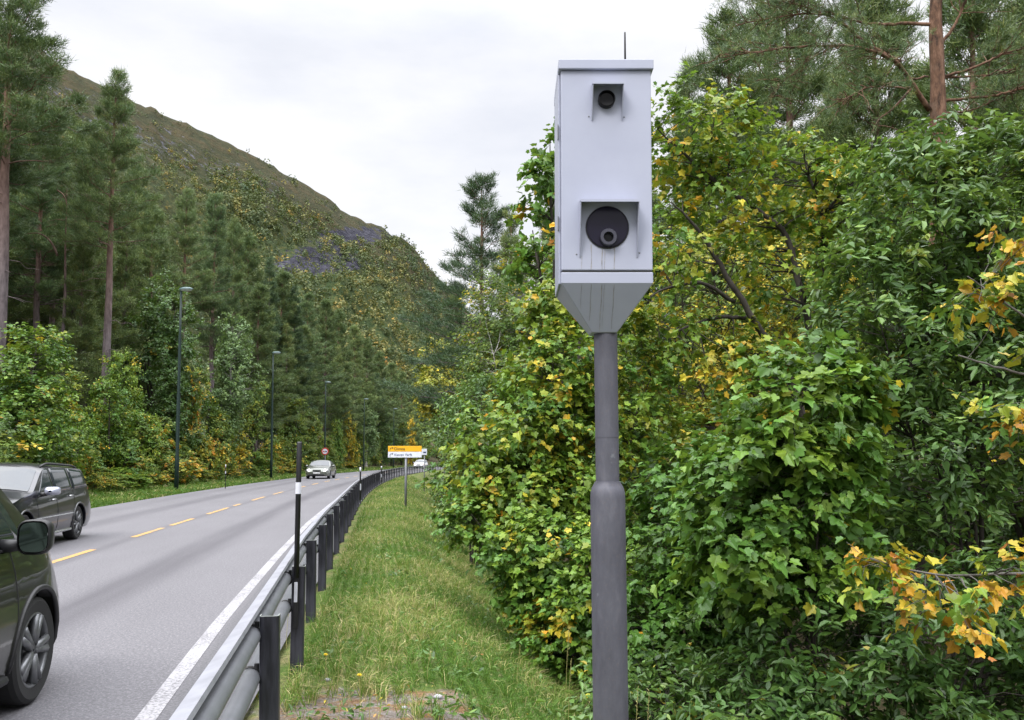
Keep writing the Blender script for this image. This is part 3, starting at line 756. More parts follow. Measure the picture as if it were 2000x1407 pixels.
# ------------------------------------------------------------------ guard rail
def rail_u(y):
    return np.interp(y, [-10, 2, 4.26, 6.26, 8.3, 12.4, 28, 300], [-0.25, -0.46, -0.535, -0.603, -0.672, -0.745, -0.825, -0.86])
def rail_xy(y, off=0.0):
    y = np.asarray(y, float)
    return np.stack([line_x(y) + rail_u(y) + off, y], -1)
def make_rail():
    root = empty('guard_rail', (*rail_xy(4.26), 0))
    tag(root, 'long steel pipe guard rail with dark posts running along the grass verge', 'guard rail')
    o0 = np.array(root.location)
    ys = np.concatenate([np.arange(0.2, 30, 0.5), np.arange(30, 134, 2.0)])
    def run(off, z): return np.column_stack([rail_xy(ys, off), np.full(len(ys), z)]) - o0
    for nm, off, z, r in (('upper_tube', -0.09, 0.655, 0.043), ('lower_tube', -0.09, 0.455, 0.043)):
        MB().tube(run(off, z), r, 14).obj('rail_tube', M['zinc'], root, smooth=True)
    mb = MB()                                      # overlapping lengths of pale flat strip, slightly tilted to the road
    y = 0.3
    rng = np.random.default_rng(4)
    k = 0
    while y < 132:
        seg = 2.0 if y < 40 else 8.0
        y1 = y + seg + 0.07
        yy_ = np.linspace(y, y1, 5)
        dz = 0.004 * (k % 2) + rng.uniform(-0.003, 0.003); k += 1
        a = np.column_stack([rail_xy(yy_, -0.128), np.full(5, 0.715 + dz)]); b = np.column_stack([rail_xy(yy_, -0.124), np.full(5, 0.754 + dz)])
        c = np.column_stack([rail_xy(yy_, -0.070), np.full(5, 0.768 + dz)]); d = np.column_stack([rail_xy(yy_, -0.066), np.full(5, 0.752 + dz)])
        mb.grid(np.stack([a, b, c, d]) - o0)
        y += seg
    o = mb.obj('top_strip', M['strip'], root)
    s = o.modifiers.new('thick', 'SOLIDIFY'); s.thickness = 0.004; s.offset = -1
    # one C-shaped post, copied along the rail
    def cpost():
        w, dp, t, r = 0.046, 0.062, 0.006, 0.016
        outl = []
        for cx, cy, a0 in ((w - r, -dp / 2 + r, -90), (-w + r, -dp / 2 + r, 180)):
            pass
        prof = [(w, dp / 2)]
        for a in np.linspace(0, -90, 5): prof.append((w - r + r * math.cos(R(a)), -dp / 2 + r + r * math.sin(R(a))))
        for a in np.linspace(-90, -180, 5): prof.append((-w + r + r * math.cos(R(a)), -dp / 2 + r + r * math.sin(R(a))))
        prof.append((-w, dp / 2))
        prof = np.array(prof); inn = prof * np.array([(w - t) / w, 1]) + np.array([0, t * 0.9]) * (np.abs(prof[:, 1] - dp / 2) > 1e-6)[:, None]
        m_ = len(prof); mb_ = MB()
        for zz in (-0.35, 0.742):
            pass
        V = []
        for ring in (prof, inn):
            for zz in (-0.35, 0.742): V.append(np.column_stack([ring, np.full(m_, zz)]))
        V = np.concatenate(V); f = []
        for i in range(m_ - 1):
            f.append((i, i + 1, m_ + i + 1, m_ + i)); f.append((2 * m_ + i + 1, 2 * m_ + i, 3 * m_ + i, 3 * m_ + i + 1))
        for i in (0, m_ - 1): f.append((i, m_ + i, 3 * m_ + i, 2 * m_ + i))
        mb_.add(V, f)
        top = MB()
        tf = []
        VT = np.concatenate([np.column_stack([prof, np.full(m_, 0.742)]), np.column_stack([inn, np.full(m_, 0.742)]),
                             np.column_stack([prof, np.full(m_, 0.7445)]), np.column_stack([inn, np.full(m_, 0.7445)])])
        for i in range(m_ - 1):
            tf.append((2 * m_ + i, 2 * m_ + i + 1, 3 * m_ + i + 1, 3 * m_ + i)); tf.append((i, i + 1, 2 * m_ + i + 1, 2 * m_ + i))
        top.add(VT, tf)
        return mb_.mesh('post', M['post'], False), top.mesh('post_edge', M['post_edge'])
    pm, em = cpost()
    def bracket(z):
        b = MB(); b.box((-0.065, 0, z), (0.06, 0.05, 0.03))
        ang = np.linspace(R(-120), R(120), 13)
        b.tube(np.column_stack([-0.09 + 0.046 * np.cos(ang), np.zeros(13), z + 0.046 * np.sin(ang)]), 0.0065, 6)
        b.tube([(-0.06, 0, z + 0.035), (-0.06, 0, z + 0.06)], 0.013, 6)
        return b.mesh('clamp', M['trim'])
    bms = [bracket(0.655), bracket(0.455)]
    n = 0
    y = 2.26
    while y < 131 and n < 66:
        xy = rail_xy(y)
        p = link(bpy.data.objects.new('post', pm), root)
        ang = math.atan2(float(line_x(y + 1) - line_x(y - 1)), 2.0)
        p.location = (xy[0] - o0[0], xy[1] - o0[1], rng.uniform(-0.012, 0.008)); p.rotation_euler = (rng.normal(0, 0.008), rng.normal(0, 0.01), -ang)
        if y < 60:
            link(bpy.data.objects.new('post_edge', em), p); [link(bpy.data.objects.new('clamp', b_), p) for b_ in bms]
        n += 1; y += 2.0
make_rail()

# ------------------------------------------------------------------ snow poles and marker post
def snow_pole(loc, length, label, r=0.019, lean=(0, 0), reflector=False, band=(0.64, 0.74), group='snow poles marking the road edge', topw=False):
    root = empty('snow_pole', loc); tag(root, label, 'snow pole', group)
    root.rotation_euler = (lean[1], lean[0], 0)
    MB().lathe([(r, 0), (r, length - 0.01), (r * 0.8, length)], 12).obj('pole', M['black'], root, smooth=True)
    b0, b1 = band[0] * length, band[1] * length
    MB().lathe([(r + 0.002, b0), (r + 0.002, b1)], 12, cap=False).obj('reflective_band', M['white'], root, smooth=True)
    if topw:
        MB().lathe([(r + 0.003, length - 0.14), (r + 0.003, length + 0.004)], 12).obj('reflective_tip', M['white'], root, smooth=True)
    if reflector:
        h = MB(); h.box((0, 0.004, -0.17), (0.034, 0.012, 0.36)); h.obj('holder', M['black'], root, bevel=0.004)
        q = MB(); q.box((0, -0.007, -0.10), (0.024, 0.008, 0.14)); q.obj('reflector', M['white'], root, bevel=0.003)
    return root
xy = rail_xy(6.26)
snow_pole((xy[0] + 0.0, 6.26 - 0.048, 0.665), 0.96, 'tall black snow pole with white band and reflector fixed to a rail post', lean=(0.008, 0), reflector=True, band=(0.615, 0.70))
snow_pole((*(rail_xy(30.2) + np.array([0.02, -0.05])), 0.1), 1.12, 'thin black and white snow pole standing at the rail left of the yellow sign', r=0.028, band=(0.3, 0.5), topw=True)
snow_pole((*(rail_xy(54.2) + np.array([0.02, -0.05])), 0.1), 0.98, 'farthest small snow pole at the curving rail, left of the sign post', r=0.032, band=(0.3, 0.5), topw=True)
p = at(440, 952, 45.0)
snow_pole((p[0], p[1], float(ground(p[0], p[1]))), 1.3, 'thin snow pole standing in left verge grass between two green street lamps', r=0.022, topw=True)

# ------------------------------------------------------------------ street lamps
def street_lamp_mesh():
    parts = []
    H = 9.7
    mb = MB(); mb.lathe([(0.10, -0.3), (0.10, 1.55), (0.082, 1.62), (0.082, 4.6), (0.068, 4.66), (0.068, 7.4), (0.056, 7.46), (0.052, H - 0.1)], 14)
    parts.append(('pole', mb.mesh('lamp_pole', M['lamp_green'], True)))
    n, ax_, az, ay = 20, 0.36, 0.085, 0.16
    hd = MB(); prof = [(0.02, 0.105), (0.55, 0.09), (0.86, 0.05), (1.0, 0.0), (0.97, -0.02), (0.9, -0.024)]
    ang = np.arange(24) * 2 * math.pi / 24
    G = np.array([[(0.25 + ax_ * r_ * math.cos(a), ay * r_ * math.sin(a), H - 0.02 + z_) for a in np.append(ang, 0)] for r_, z_ in prof])
    hd.grid(G); parts.append(('lamp_shell', hd.mesh('lamp_shell', M['lamp_head'], True)))
    cv = MB(); prof2 = [(0.9, -0.022), (0.7, -0.075), (0.3, -0.10), (0.01, -0.105)]
    G = np.array([[(0.25 + ax_ * r_ * math.cos(a), ay * r_ * math.sin(a), H - 0.02 + z_) for a in np.append(ang, 0)] for r_, z_ in prof2])
    cv.grid(G); parts.append(('lamp_cover', cv.mesh('lamp_cover', M['lamp_glass'], True)))
    hb = MB(); hb.tube([(0.0, 0, H - 0.16), (0.0, 0, H - 0.03)], [0.05, 0.06], 12); hb.box((0.0, -0.07, 1.1), (0.09, 0.02, 0.3))
    parts.append(('bracket', hb.mesh('bracket', M['lamp_green'])))
    return parts
LP = street_lamp_mesh()
lamps = [(347, 41.5, 1.0, 'tallest dark green street lamp on the left verge, nearest the camera'),
         (531, 66, 1.0, 'second green street lamp, beside the pale green birch'),
         (635, 94, 1.0, 'green street lamp behind the round no overtaking sign'),
         (711, 117, 1.0, 'fourth green street lamp, small against the dark conifers'),
         (769, 140, 1.0, 'farthest green street lamp, right above the yellow sign')]
for px, Y, s, lab in lamps:
    x = (px - 1000) / FPX * Y
    o = empty('street_lamp', (x, Y, float(ground(x, Y))))
    zt = {347: 563, 531: 688, 635: 746, 711: 779, 769: 798}[px]
    o.scale = (1, 1, (at(px, zt, Y)[2] - o.location.z) / 9.74)
    tag(o, lab, 'street lamp', 'green street lamps along the left verge')
    for nm, me in LP: link(bpy.data.objects.new(nm, me), o)
    o.rotation_euler = (0, 0, -0.1)

# ------------------------------------------------------------------ road signs
def text(s, size, loc, m, parent, name='lettering', extr=0.002, align='LEFT', sx=1.0):
    cu = bpy.data.curves.new(name, 'FONT'); cu.body = s; cu.size = size; cu.extrude = extr; cu.align_x = align; cu.align_y = 'CENTER'
    cu.materials.append(m)
    tmp = bpy.data.objects.new('tmp_text', cu); COL.objects.link(tmp)
    me = bpy.data.meshes.new_from_object(tmp.evaluated_get(bpy.context.evaluated_depsgraph_get()))
    bpy.data.objects.remove(tmp); bpy.data.curves.remove(cu)
    if not me.materials: me.materials.append(m)
    o = bpy.data.objects.new(name, me); o.location = loc; o.rotation_euler = (R(90), 0, 0); o.scale = (sx, 1, 1)
    return link(o, parent)
def arrow_mesh(h):
    """an arrow that rises and bends to the right, in the x-z plane"""
    mb = MB(); t = 0.16 * h
    a = np.linspace(R(180), R(90), 6); r = 0.3 * h
    cpts = [(-0.30 * h, -0.5 * h)] + [(0.0 + r * math.cos(q), 0.0 + r * math.sin(q) - 0.05 * h) for q in a] + [(0.35 * h, 0.25 * h)]
    cpts = np.array(cpts); tg = np.gradient(cpts, axis=0); tg /= np.linalg.norm(tg, axis=1)[:, None]
    nn = np.column_stack([-tg[:, 1], tg[:, 0]]) * t / 2
    L = cpts + nn; Rr = cpts - nn
    V = [(p_[0], yy_, p_[1]) for yy_ in (0, 0.004) for p_ in np.concatenate([L, Rr])]
    k = len(cpts); f = [(i, i + 1, k + i + 1, k + i) for i in range(k - 1)] + [(2 * k + i + 1, 2 * k + i, 3 * k + i, 3 * k + i + 1) for i in range(k - 1)]
    mb.add(V, f)
    mb.add([(0.3 * h, 0, 0.5 * h), (0.3 * h, 0, 0.0), (0.68 * h, 0, 0.25 * h), (0.3 * h, 0.004, 0.5 * h), (0.3 * h, 0.004, 0.0), (0.68 * h, 0.004, 0.25 * h)],
           [(0, 1, 2), (5, 4, 3), (0, 2, 5, 3), (2, 1, 4, 5), (1, 0, 3, 4)])
    return mb
def direction_sign():
    Y = 30.0
    b = at(792.5, 950, Y); x = b[0]
    root = empty('direction_sign', (x, Y, float(ground(x, Y))), 0.0)
    tag(root, 'yellow and white direction sign reading Dimna and Kleven Verft on a grey post', 'direction sign')
    o0 = np.array(root.location)
    topz = at(790, 871.5, Y)[2] - o0[2]; midz = at(790, 882.7, Y)[2] - o0[2]; botz = at(790, 894, Y)[2] - o0[2]
    xl = at(758.5, 880, Y)[0] - o0[0]; xr = at(824, 880, Y)[0] - o0[0]
    MB().lathe([(0.042, -0.4), (0.042, topz - 0.04)], 12).obj('post', M['zinc'], root, smooth=True)
    for z0, z1, m, s in ((midz + 0.004, topz, M['sign_yellow'], 'Dimna'), (botz, midz - 0.004, M['sign_white'], 'Kleven Verft')):
        bd = MB(); bd.box(((xl + xr) / 2, -0.06, (z0 + z1) / 2), (xr - xl, 0.02, z1 - z0))
        board = bd.obj('sign_board', m, root, bevel=0.004)
        board['label'] = 'yellow board' if s == 'Dimna' else 'white board'
        h = z1 - z0; zc = (z0 + z1) / 2
        text(s, h * (0.72 if s == 'Dimna' else 0.62), (xl + 0.21, -0.074, zc - 0.005), M['sign_black'] if s == 'Dimna' else M['sign_blue'], board, sx=1.0)
        ar = arrow_mesh(h * 0.62).obj('arrow', M['sign_black'], board); ar.location = (xl + 0.105, -0.076, zc)
    for z in (midz + 0.1, midz - 0.1):
        MB().box((0, -0.045, z), (0.12, 0.02, 0.03)).obj('clamp', M['zinc'], root)
direction_sign()
def no_overtaking_sign():
    Y = 92.0; c = at(635, 882, Y)
    root = empty('road_sign', (c[0], Y, float(ground(c[0], Y))))
    tag(root, 'round no overtaking sign with red rim and two car symbols on the far left verge', 'road sign')
    zc = c[2] - root.location.z
    MB().lathe([(0.035, -0.3), (0.035, zc + 0.2)], 10).obj('post', M['zinc'], root, smooth=True)
    Mt = Matrix.Translation((0, -0.06, zc)) @ Matrix.Rotation(R(90), 4, 'X')
    rim = MB().lathe([(0.37, -0.012), (0.385, 0.0), (0.37, 0.012)], 40, Mt).obj('sign_disc', M['sign_red'], root)
    MB().lathe([(0.272, 0.006), (0.272, 0.017)], 40, Mt).obj('sign_face', M['sign_white'], rim)
    for s, m in ((-1, M['sign_red']), (1, M['sign_blue'])):
        mb = MB(); cx = s * 0.115
        mb.box((cx, -0.08, zc - 0.03), (0.19, 0.008, 0.075)); mb.box((cx, -0.08, zc + 0.035), (0.125, 0.008, 0.055))
        for q in (-0.065, 0.065): mb.box((cx + q, -0.08, zc - 0.08), (0.04, 0.008, 0.026))
        mb.obj('car_symbol', m, rim)
no_overtaking_sign()
def far_sign():
    Y = 60.0; c = at(829, 883, Y)
    root = empty('road_sign', (c[0], Y, float(ground(c[0], Y))))
    tag(root, 'small white road sign peeping out behind the yellow direction sign', 'road sign')
    zc = c[2] - root.location.z
    MB().lathe([(0.035, -0.3), (0.035, zc + 0.1)], 10).obj('post', M['zinc'], root, smooth=True)
    b = MB().box((0, -0.06, zc), (0.36, 0.02, 0.42)).obj('sign_board', M['sign_white'], root, bevel=0.01)
    MB().box((0.02, -0.075, zc - 0.03), (0.2, 0.006, 0.10)).obj('dark_panel', M['sign_blue'], b)
far_sign()

# ------------------------------------------------------------------ speed camera
def speed_camera():
    Y = 4.1; k = Y / FPX
    c = at(1183.5, 330, Y)
    cx = float(at(1184.5, 330, Y)[0]); dp = 0.40; yc = Y + dp / 2
    root = empty('speed_camera', (cx, yc, float(ground(cx, yc))))
    tag(root, 'white speed camera cabinet with two hooded windows on a grey steel pole', 'speed camera')
    o0 = np.array(root.location)
    zt = at(1183, 138, Y)[2] - o0[2]; zb = at(1183, 530, Y)[2] - o0[2]; zl = at(1183, 119, Y)[2] - o0[2]
    w = 180.5 * k; hw = w / 2
    body = MB().box((0, 0, (zt + zb) / 2 + 0.002), (w, dp, zt - zb - 0.004)).obj('cabinet', M['cabinet'], root, bevel=0.006, seg=3)
    # narrow folded door edge along the left side
    MB().box((-hw - 0.006, 0.012, (zt + zb) / 2 - 0.03), (0.012, dp - 0.05, zt - zb + 0.05)).obj('side_door', M['cabinet'], root, bevel=0.004)
    MB().box((-hw - 0.013, -dp / 2 + 0.04, (zt + zb) / 2 + 0.2), (0.004, 0.025, 0.07)).obj('hinge', M['zinc'], root)
    MB().box((-hw - 0.013, -dp / 2 + 0.04, (zt + zb) / 2 - 0.25), (0.004, 0.025, 0.07)).obj('hinge', M['zinc'], root)
    lw = 190 * k
    lid = MB()
    lid.box((0, 0.01, (zt + zl) / 2 + 0.001), (lw, dp + 0.055, zl - zt)); lid.obj('lid', M['cabinet'], root, bevel=0.004)
    MB().box((0, 0, zb - 0.002), (w - 0.006, dp - 0.008, 0.008)).obj('seam', M['trim'], root)
    # funnel
    zf = at(1183, 553, Y)[2] - o0[2]; zn = at(1183, 650, Y + 0.14)[2] - o0[2]
    b0, d0, b1 = hw + 0.0015, dp / 2 + 0.001, 0.062
    V = []
    for a, d_, z in ((b0, d0, zb - 0.005), (b0, d0, zf), (b1, b1, zn)):
        V += [(-a, -d_, z), (a, -d_, z), (a, d_, z), (-a, d_, z)]
    f = [(0, 1, 2, 3)] + [(i * 4 + j, i * 4 + 4 + j, i * 4 + 4 + (j + 1) % 4, i * 4 + (j + 1) % 4) for i in range(2) for j in range(4)] + [(11, 10, 9, 8)]
    fun = MB().add(V, f).obj('funnel', M['cabinet'], root, bevel=0.004)
    # hoods
    yf = -dp / 2
    def hood(pxl, pxr, pyt, pyb, depth, name):
        xl = at(pxl, pyt, Y)[0] - o0[0]; xr = at(pxr, pyt, Y)[0] - o0[0]
        zt_ = at(1183, pyt, Y)[2] - o0[2]; zb_ = at(1183, pyb, Y)[2] - o0[2]
        t = 0.004
        mb = MB()
        mb.add([(xl, yf, zt_ + 0.012), (xr, yf, zt_ + 0.012), (xr, yf - depth, zt_), (xl, yf - depth, zt_),
                (xl, yf, zt_ + 0.012 - t), (xr, yf, zt_ + 0.012 - t), (xr, yf - depth, zt_ - 0.012), (xl, yf - depth, zt_ - 0.012)],
               [(0, 1, 2, 3), (7, 6, 5, 4), (3, 2, 6, 7), (0, 3, 7, 4), (1, 5, 6, 2)])
        for x0, x1 in ((xl, xl + t), (xr - t, xr)):
            mb.add([(x0, yf, zt_ + 0.006), (x1, yf, zt_ + 0.006), (x1, yf - depth, zt_ - 0.008), (x0, yf - depth, zt_ - 0.008), (x0, yf, zb_), (x1, yf, zb_), (x1, yf - 0.006, zb_), (x0, yf - 0.006, zb_)],
                   [(0, 1, 2, 3), (4, 7, 6, 5), (0, 3, 7, 4), (1, 5, 6, 2), (3, 2, 6, 7)])
        return mb.obj('hood', M['cabinet'], root), zt_
    def disc(px, py, rpx, m, name, parent, y0=-0.0, y1=-0.006, rr=None):
        q = at(px, py, Y) - o0
        Mt = Matrix.Translation((q[0], yf, q[2])) @ Matrix.Rotation(R(90), 4, 'X')
        r = rpx * k
        return MB().lathe(rr(r) if rr else [(r, -0.01), (r, -y1), (r * 0.97, -y1 + 0.001)], 40, Mt).obj(name, m, parent, smooth=False)
    for px_, py_ in ((1150, 228), (1219, 229), (1126, 497), (1249, 494)):
        q = at(px_, py_, Y) - o0
        MB().lathe([(0.004, -0.002), (0.004, 0.0015), (0.002, 0.003)], 10, Matrix.Translation((q[0], yf, q[2])) @ Matrix.Rotation(R(90), 4, 'X')).obj('rivet', M['zinc'], root)
    hood(1155, 1215, 172, 236, 0.075, 'hood')
    hood(1131, 1244, 400, 503, 0.09, 'hood')
    autosmooth(disc(1184, 197, 17, M['lens'], 'camera_lens', root, rr=lambda r: [(r, -0.01), (r, 0.028), (r * 0.86, 0.03), (r * 0.8, 0.012), (0.002, 0.006)]))
    win = disc(1186, 445, 41, M['black_glass'], 'flash_window', root, y1=-0.008)
    disc(1186, 445, 43.0, M['trim'], 'window_gasket', root, y1=-0.004)
    autosmooth(disc(1187.5, 466, 17, M['ring'], 'lens_barrel', win, rr=lambda r: [(r, -0.005), (r, 0.03), (r * 0.93, 0.034), (r * 0.60, 0.034), (r * 0.52, 0.012)]))
    disc(1187.5, 466, 8.6, M['lens'], 'lens_eye', win, rr=lambda r: [(r, -0.005), (r, 0.014), (0.001, 0.016)])
    # drip streaks from the lower window, thin crusts on the enamel
    rng = np.random.default_rng(8)
    for px, y0, y1, wd in ((1155, 478, 620, 2.2), (1176, 486, 640, 2.4), (1181, 488, 635, 1.4), (1200, 484, 636, 2.2), (1136, 500, 600, 1.2)):
        for za, zb_, sl in ((y0, 526, 0), (556, y1, 1)):
            ys_ = np.linspace(za, zb_, 9); mb = MB(); rows = []
            for yy_ in ys_:
                q = at(px + 0.5 * math.sin(yy_ * 0.13 + px), yy_, Y) - o0
                yo = yf - 0.0011 - (0.0 if not sl else 0.0)
                zz = q[2]
                if sl:
                    t = (zf - zz) / (zf - zn); yo = -(d0 + (b1 - d0) * t) - 0.0015
                ww = wd * k * 0.5 * (1 - 0.6 * (yy_ - y0) / (y1 - y0)) * (0.7 + 0.3 * math.sin(yy_ * 0.9 + px))
                rows.append([(q[0] - ww, yo, zz), (q[0] + ww, yo, zz)])
            mb.grid(np.array(rows)); mb.obj('rust_streak', M['stain'], root if not sl else fun)
    # antenna, pole
    an = at(1221, 119, yc) - o0; at_ = at(1221, 63, yc) - o0
    MB().tube([(an[0], 0.0, zl - 0.004), (an[0], 0, zl + 0.018)], 0.009, 10).obj('antenna_foot', M['black'], root)
    MB().lathe([(0.0055, zl + 0.015), (0.0042, at_[2] - 0.004), (0.0035, at_[2])], 10, Matrix.Translation((an[0], 0, 0))).obj('antenna', M['black'], root, smooth=True)
    zs = at(1185, 943, yc)[2] - o0[2]; zs2 = at(1185, 972, yc)[2] - o0[2]
    kp = yc / FPX; ru, rl = 22.8 * kp, 33.8 * kp
    # the pole leans a touch: its foot stands right of its head
    def lean(z): return np.array([0.012 + 0.010 * (1 - z / zn) * 1.6, 0, 0])
    up = MB(); up.tube([np.array([0, 0, z]) + lean(z) for z in np.linspace(zs - 0.02, zn + 0.01, 6)], ru, 28)
    autosmooth(up.obj('upper_pole', M['pole'], root))
    prof = [(zs2 - (zs2 + 0.3) * i / 8, rl) for i in range(8, -1, -1)]
    pts = [(z, r_) for z, r_ in prof] + [(zs2 + 0.025, rl * 0.985), (zs2 + 0.05, rl * 0.90), (zs, ru * 1.12), (zs + 0.004, ru * 1.12), (zs + 0.005, ru * 0.99)]
    lo = MB(); lo.tube([np.array([0, 0, z]) + lean(z) for z, _ in pts], [r_ for _, r_ in pts], 32)
    autosmooth(lo.obj('lower_pole', M['pole'], root), 60)
    zw = at(1185, 855, yc)[2] - o0[2]
    MB().tube([np.array([0, 0, zw]) + lean(zw), np.array([0, 0, zw + 0.006]) + lean(zw)], ru + 0.0012, 28).obj('weld_ring', M['pole'], root, smooth=False)
speed_camera()

# ------------------------------------------------------------------ cars
def make_car(name, label, u, y, fwd, S, paint, yaw=0.0, lit=False):
    """u, y: centre of the car on the road; fwd: +1 driving away, -1 towards the camera; S: shape parameters (metres, +x forward)"""
    L, W, H = S['L'], S['W'], S['H']
    sl = float(line_x(y + 1) - line_x(y - 1)) / 2
    ang = math.atan2(1.0 * fwd, sl * fwd) + yaw
    root = empty(name, (float(line_x(y)) + u, y, 0.004), ang)
    tag(root, label, 'car')
    top = np.array(S['top']); belt = np.array(S['belt'])
    xf, xr, wr = S['xf'], S['xr'], S['wr']
    def smooth_interp(x, pts):
        o = 0
        for d in (-0.08, -0.04, 0, 0.04, 0.08): o = o + np.interp(np.asarray(x) + d, pts[:, 0], pts[:, 1])
        return o / 5
    def T(x): return smooth_interp(x, top)
    def B(x): return np.minimum(smooth_interp(x, belt), T(x) - 0.012)
    def Wd(x):
        x = np.asarray(x, float); e0 = np.clip((x - (L / 2 - S.get('nose', 0.75))) / S.get('nose', 0.75), 0, 1); e1 = np.clip((-x - (L / 2 - 0.6)) / 0.6, 0, 1)
        return W / 2 * (1 - S.get('nk', 0.2) * e0 ** 2.2 - 0.12 * e1 ** 2.4)
    sill = S.get('sill', 0.2); ra = wr + 0.055
    def Zb(x):
        z = sill + 0.06 * np.clip((abs(x) - (L / 2 - 0.5)) / 0.5, 0, 1) ** 2
        for c in (xf, xr):
            d = ra * ra - (x - c) ** 2
            if d > 0: z = max(z, wr + math.sqrt(d))
        return z
    RF = np.array([0, 0.18, 0.35, 0.6, 0.82, 1.0]); YF = np.array([0.93, 0.985, 1.0, 0.997, 0.972, 0.93])
    tum = S.get('tum', 0.36)
    def side(x, z):
        b = float(B(x)); w = float(Wd(x)); t = float(T(x))
        if z <= b: return w * float(np.interp((z - sill) / max(0.05, b - sill), RF, YF))
        rc = min(0.085, (t - b) * 0.45)
        return w * 0.93 - tum * (min(z, t - rc) - b) + 0.012 * math.sin(math.pi * min(1, (z - b) / max(0.02, t - b)))
    def roof(x, yv):
        b = float(B(x)); t = float(T(x)); rc = min(0.085, (t - b) * 0.45)
        yr = side(x, t - rc)
        return t - rc * min(1, abs(yv) / yr) ** 2.6, yr
    xs = np.unique(np.concatenate([np.linspace(-L / 2, L / 2, 110), xf + np.linspace(-ra, ra, 31), xr + np.linspace(-ra, ra, 31)]))
    rows = []
    for x in xs:
        b = float(B(x)); t = float(T(x)); zb = min(Zb(x), b - 0.01); pts = []
        pts.append((side(x, max(zb, sill)) - 0.09, zb))
        for z in np.linspace(zb, b, 9): pts.append((side(x, max(z, sill)), z))
        rc = min(0.085, (t - b) * 0.45)
        for z in np.linspace(b, t - rc, 6)[1:]: pts.append((side(x, z), z))
        yr = side(x, t - rc)
        for q in (0.93, 0.82, 0.66, 0.45, 0.22, 0.0): pts.append((yr * q, t - rc * q ** 2.6))
        full = pts + [(-a_, b_) for a_, b_ in pts[-2::-1]]
        rows.append([(x, a_, b_) for a_, b_ in full])
    G = np.array(rows); mb = MB(); mb.grid(G)
    n = G.shape[1]
    for end in (0, len(xs) - 1):
        r_ = G[end]; cen = r_.mean(0) + np.array([0.06 if end else -0.05, 0, 0])
        inner = cen + (r_ - cen) * 0.86 + np.array([0.045 if end else -0.035, 0, 0])
        V = np.concatenate([r_, inner, [cen]]); f = []
        for i in range(n):
            j = (i + 1) % n; q = (i, j, n + j, n + i); tri = (n + i, n + j, 2 * n)
            f += [q, tri] if end == 0 else [q[::-1], tri[::-1]]
        mb.add(V, f)
    body = mb.obj('body', paint, root)
    autosmooth(body, 38)
    def patch(quad, m, nm, parent=body, off=0.005, na=10, nb=6, both=True):
        """side panel between four (x, z) corners: front-bottom, rear-bottom, rear-top, front-top"""
        for sgn in ((1, -1) if both else (1,)):
            Pp = []
            for b_ in np.linspace(0, 1, nb):
                row = []
                for a_ in np.linspace(0, 1, na):
                    fb, rb, rt, ft = [np.array(q) for q in quad]
                    p_ = (fb * (1 - a_) + rb * a_) * (1 - b_) + (ft * (1 - a_) + rt * a_) * b_
                    row.append((p_[0], sgn * (side(p_[0], p_[1]) + off), p_[1]))
                Pp.append(row)
            o = MB().grid(np.array(Pp)).obj(nm, m, parent, smooth=True)
            sm = o.modifiers.new('thick', 'SOLIDIFY'); sm.thickness = 0.006; sm.offset = 0
    def top_patch(x0, x1, inset, m, nm, off=0.006, y0=-1, y1=1):
        Pp = []
        for b_ in np.linspace(0, 1, 10):
            x = x0 + (x1 - x0) * b_; _, yr = roof(x, 0); row = []
            for a_ in np.linspace(y0, y1, 17):
                yv = a_ * (yr - inset); z, _ = roof(x, yv)
                row.append((x + off * (1 if x0 > 0 or x0 > x1 else -1), yv, z + off))
            Pp.append(row)
        return MB().grid(np.array(Pp)).obj(nm, m, body, smooth=True)
    top_patch(*S['screen'], 0.07, M['carglass'], 'windscreen')
    top_patch(*S['rear_screen'], 0.08, M['carglass'], 'rear_window')
    for q in S['windows']: patch(q, M['carglass'], 'side_window')
    # shut lines, sill and belt mouldings
    for xline in S['shuts']:
        for sgn in (1, -1):
            zz = np.linspace(sill + 0.05, float(B(xline)) - 0.005, 12)
            MB().tube([(xline + S.get('shutlean', 0.0) * (z - 0.5), sgn * (side(xline, z) + 0.0005), z) for z in zz], 0.0035, 5).obj('shut_line', M['trim'], body)
    for sgn in (1, -1):
        xx = np.linspace(S['windows'][0][0][0] + 0.02, S['windows'][-1][1][0], 24)
        MB().tube([(x, sgn * (side(x, float(B(x)) + 0.004) + 0.006), float(B(x)) + 0.006) for x in xx], 0.008, 5).obj('belt_moulding', M['trim'], body)
        xx = np.linspace(xf - ra - 0.03, xr + ra + 0.03, 20)
        MB().tube([(x, sgn * (side(x, sill + 0.05) + 0.004), sill + 0.03) for x in xx], 0.028, 8).obj('sill_moulding', S.get('sillmat', M['trim']), body)
        if S.get('rubstrip'):
            MB().tube([(x, sgn * (side(x, 0.52) + 0.002), 0.52) for x in xx], 0.012, 6).obj('rubbing_strip', S['rubstrip'], body)
        for c in (xf, xr):
            a_ = np.linspace(R(-8), R(188), 25)
            MB().tube([(c + (ra) * math.cos(q), sgn * (side(c + ra * math.cos(q), max(sill, wr + ra * math.sin(q))) + 0.001), wr + ra * math.sin(q)) for q in a_], 0.017, 6).obj('arch_lip', S.get('archmat', paint), body, smooth=True)
        for xh in S['handles']:
            h = MB(); zh = float(B(xh)) - 0.10
            h.tube([(xh + 0.085, sgn * (side(xh, zh) + 0.006), zh), (xh + 0.07, sgn * (side(xh, zh) + 0.03), zh + 0.004), (xh - 0.07, sgn * (side(xh, zh) + 0.03), zh + 0.008), (xh - 0.085, sgn * (side(xh, zh) + 0.006), zh + 0.006)], 0.012, 8)
            h.obj('handle', S.get('handlemat', paint), body, smooth=True)
        # door mirror
        xm, zm = S['mirror']; ym = side(xm, float(B(xm)))
        Gm = []
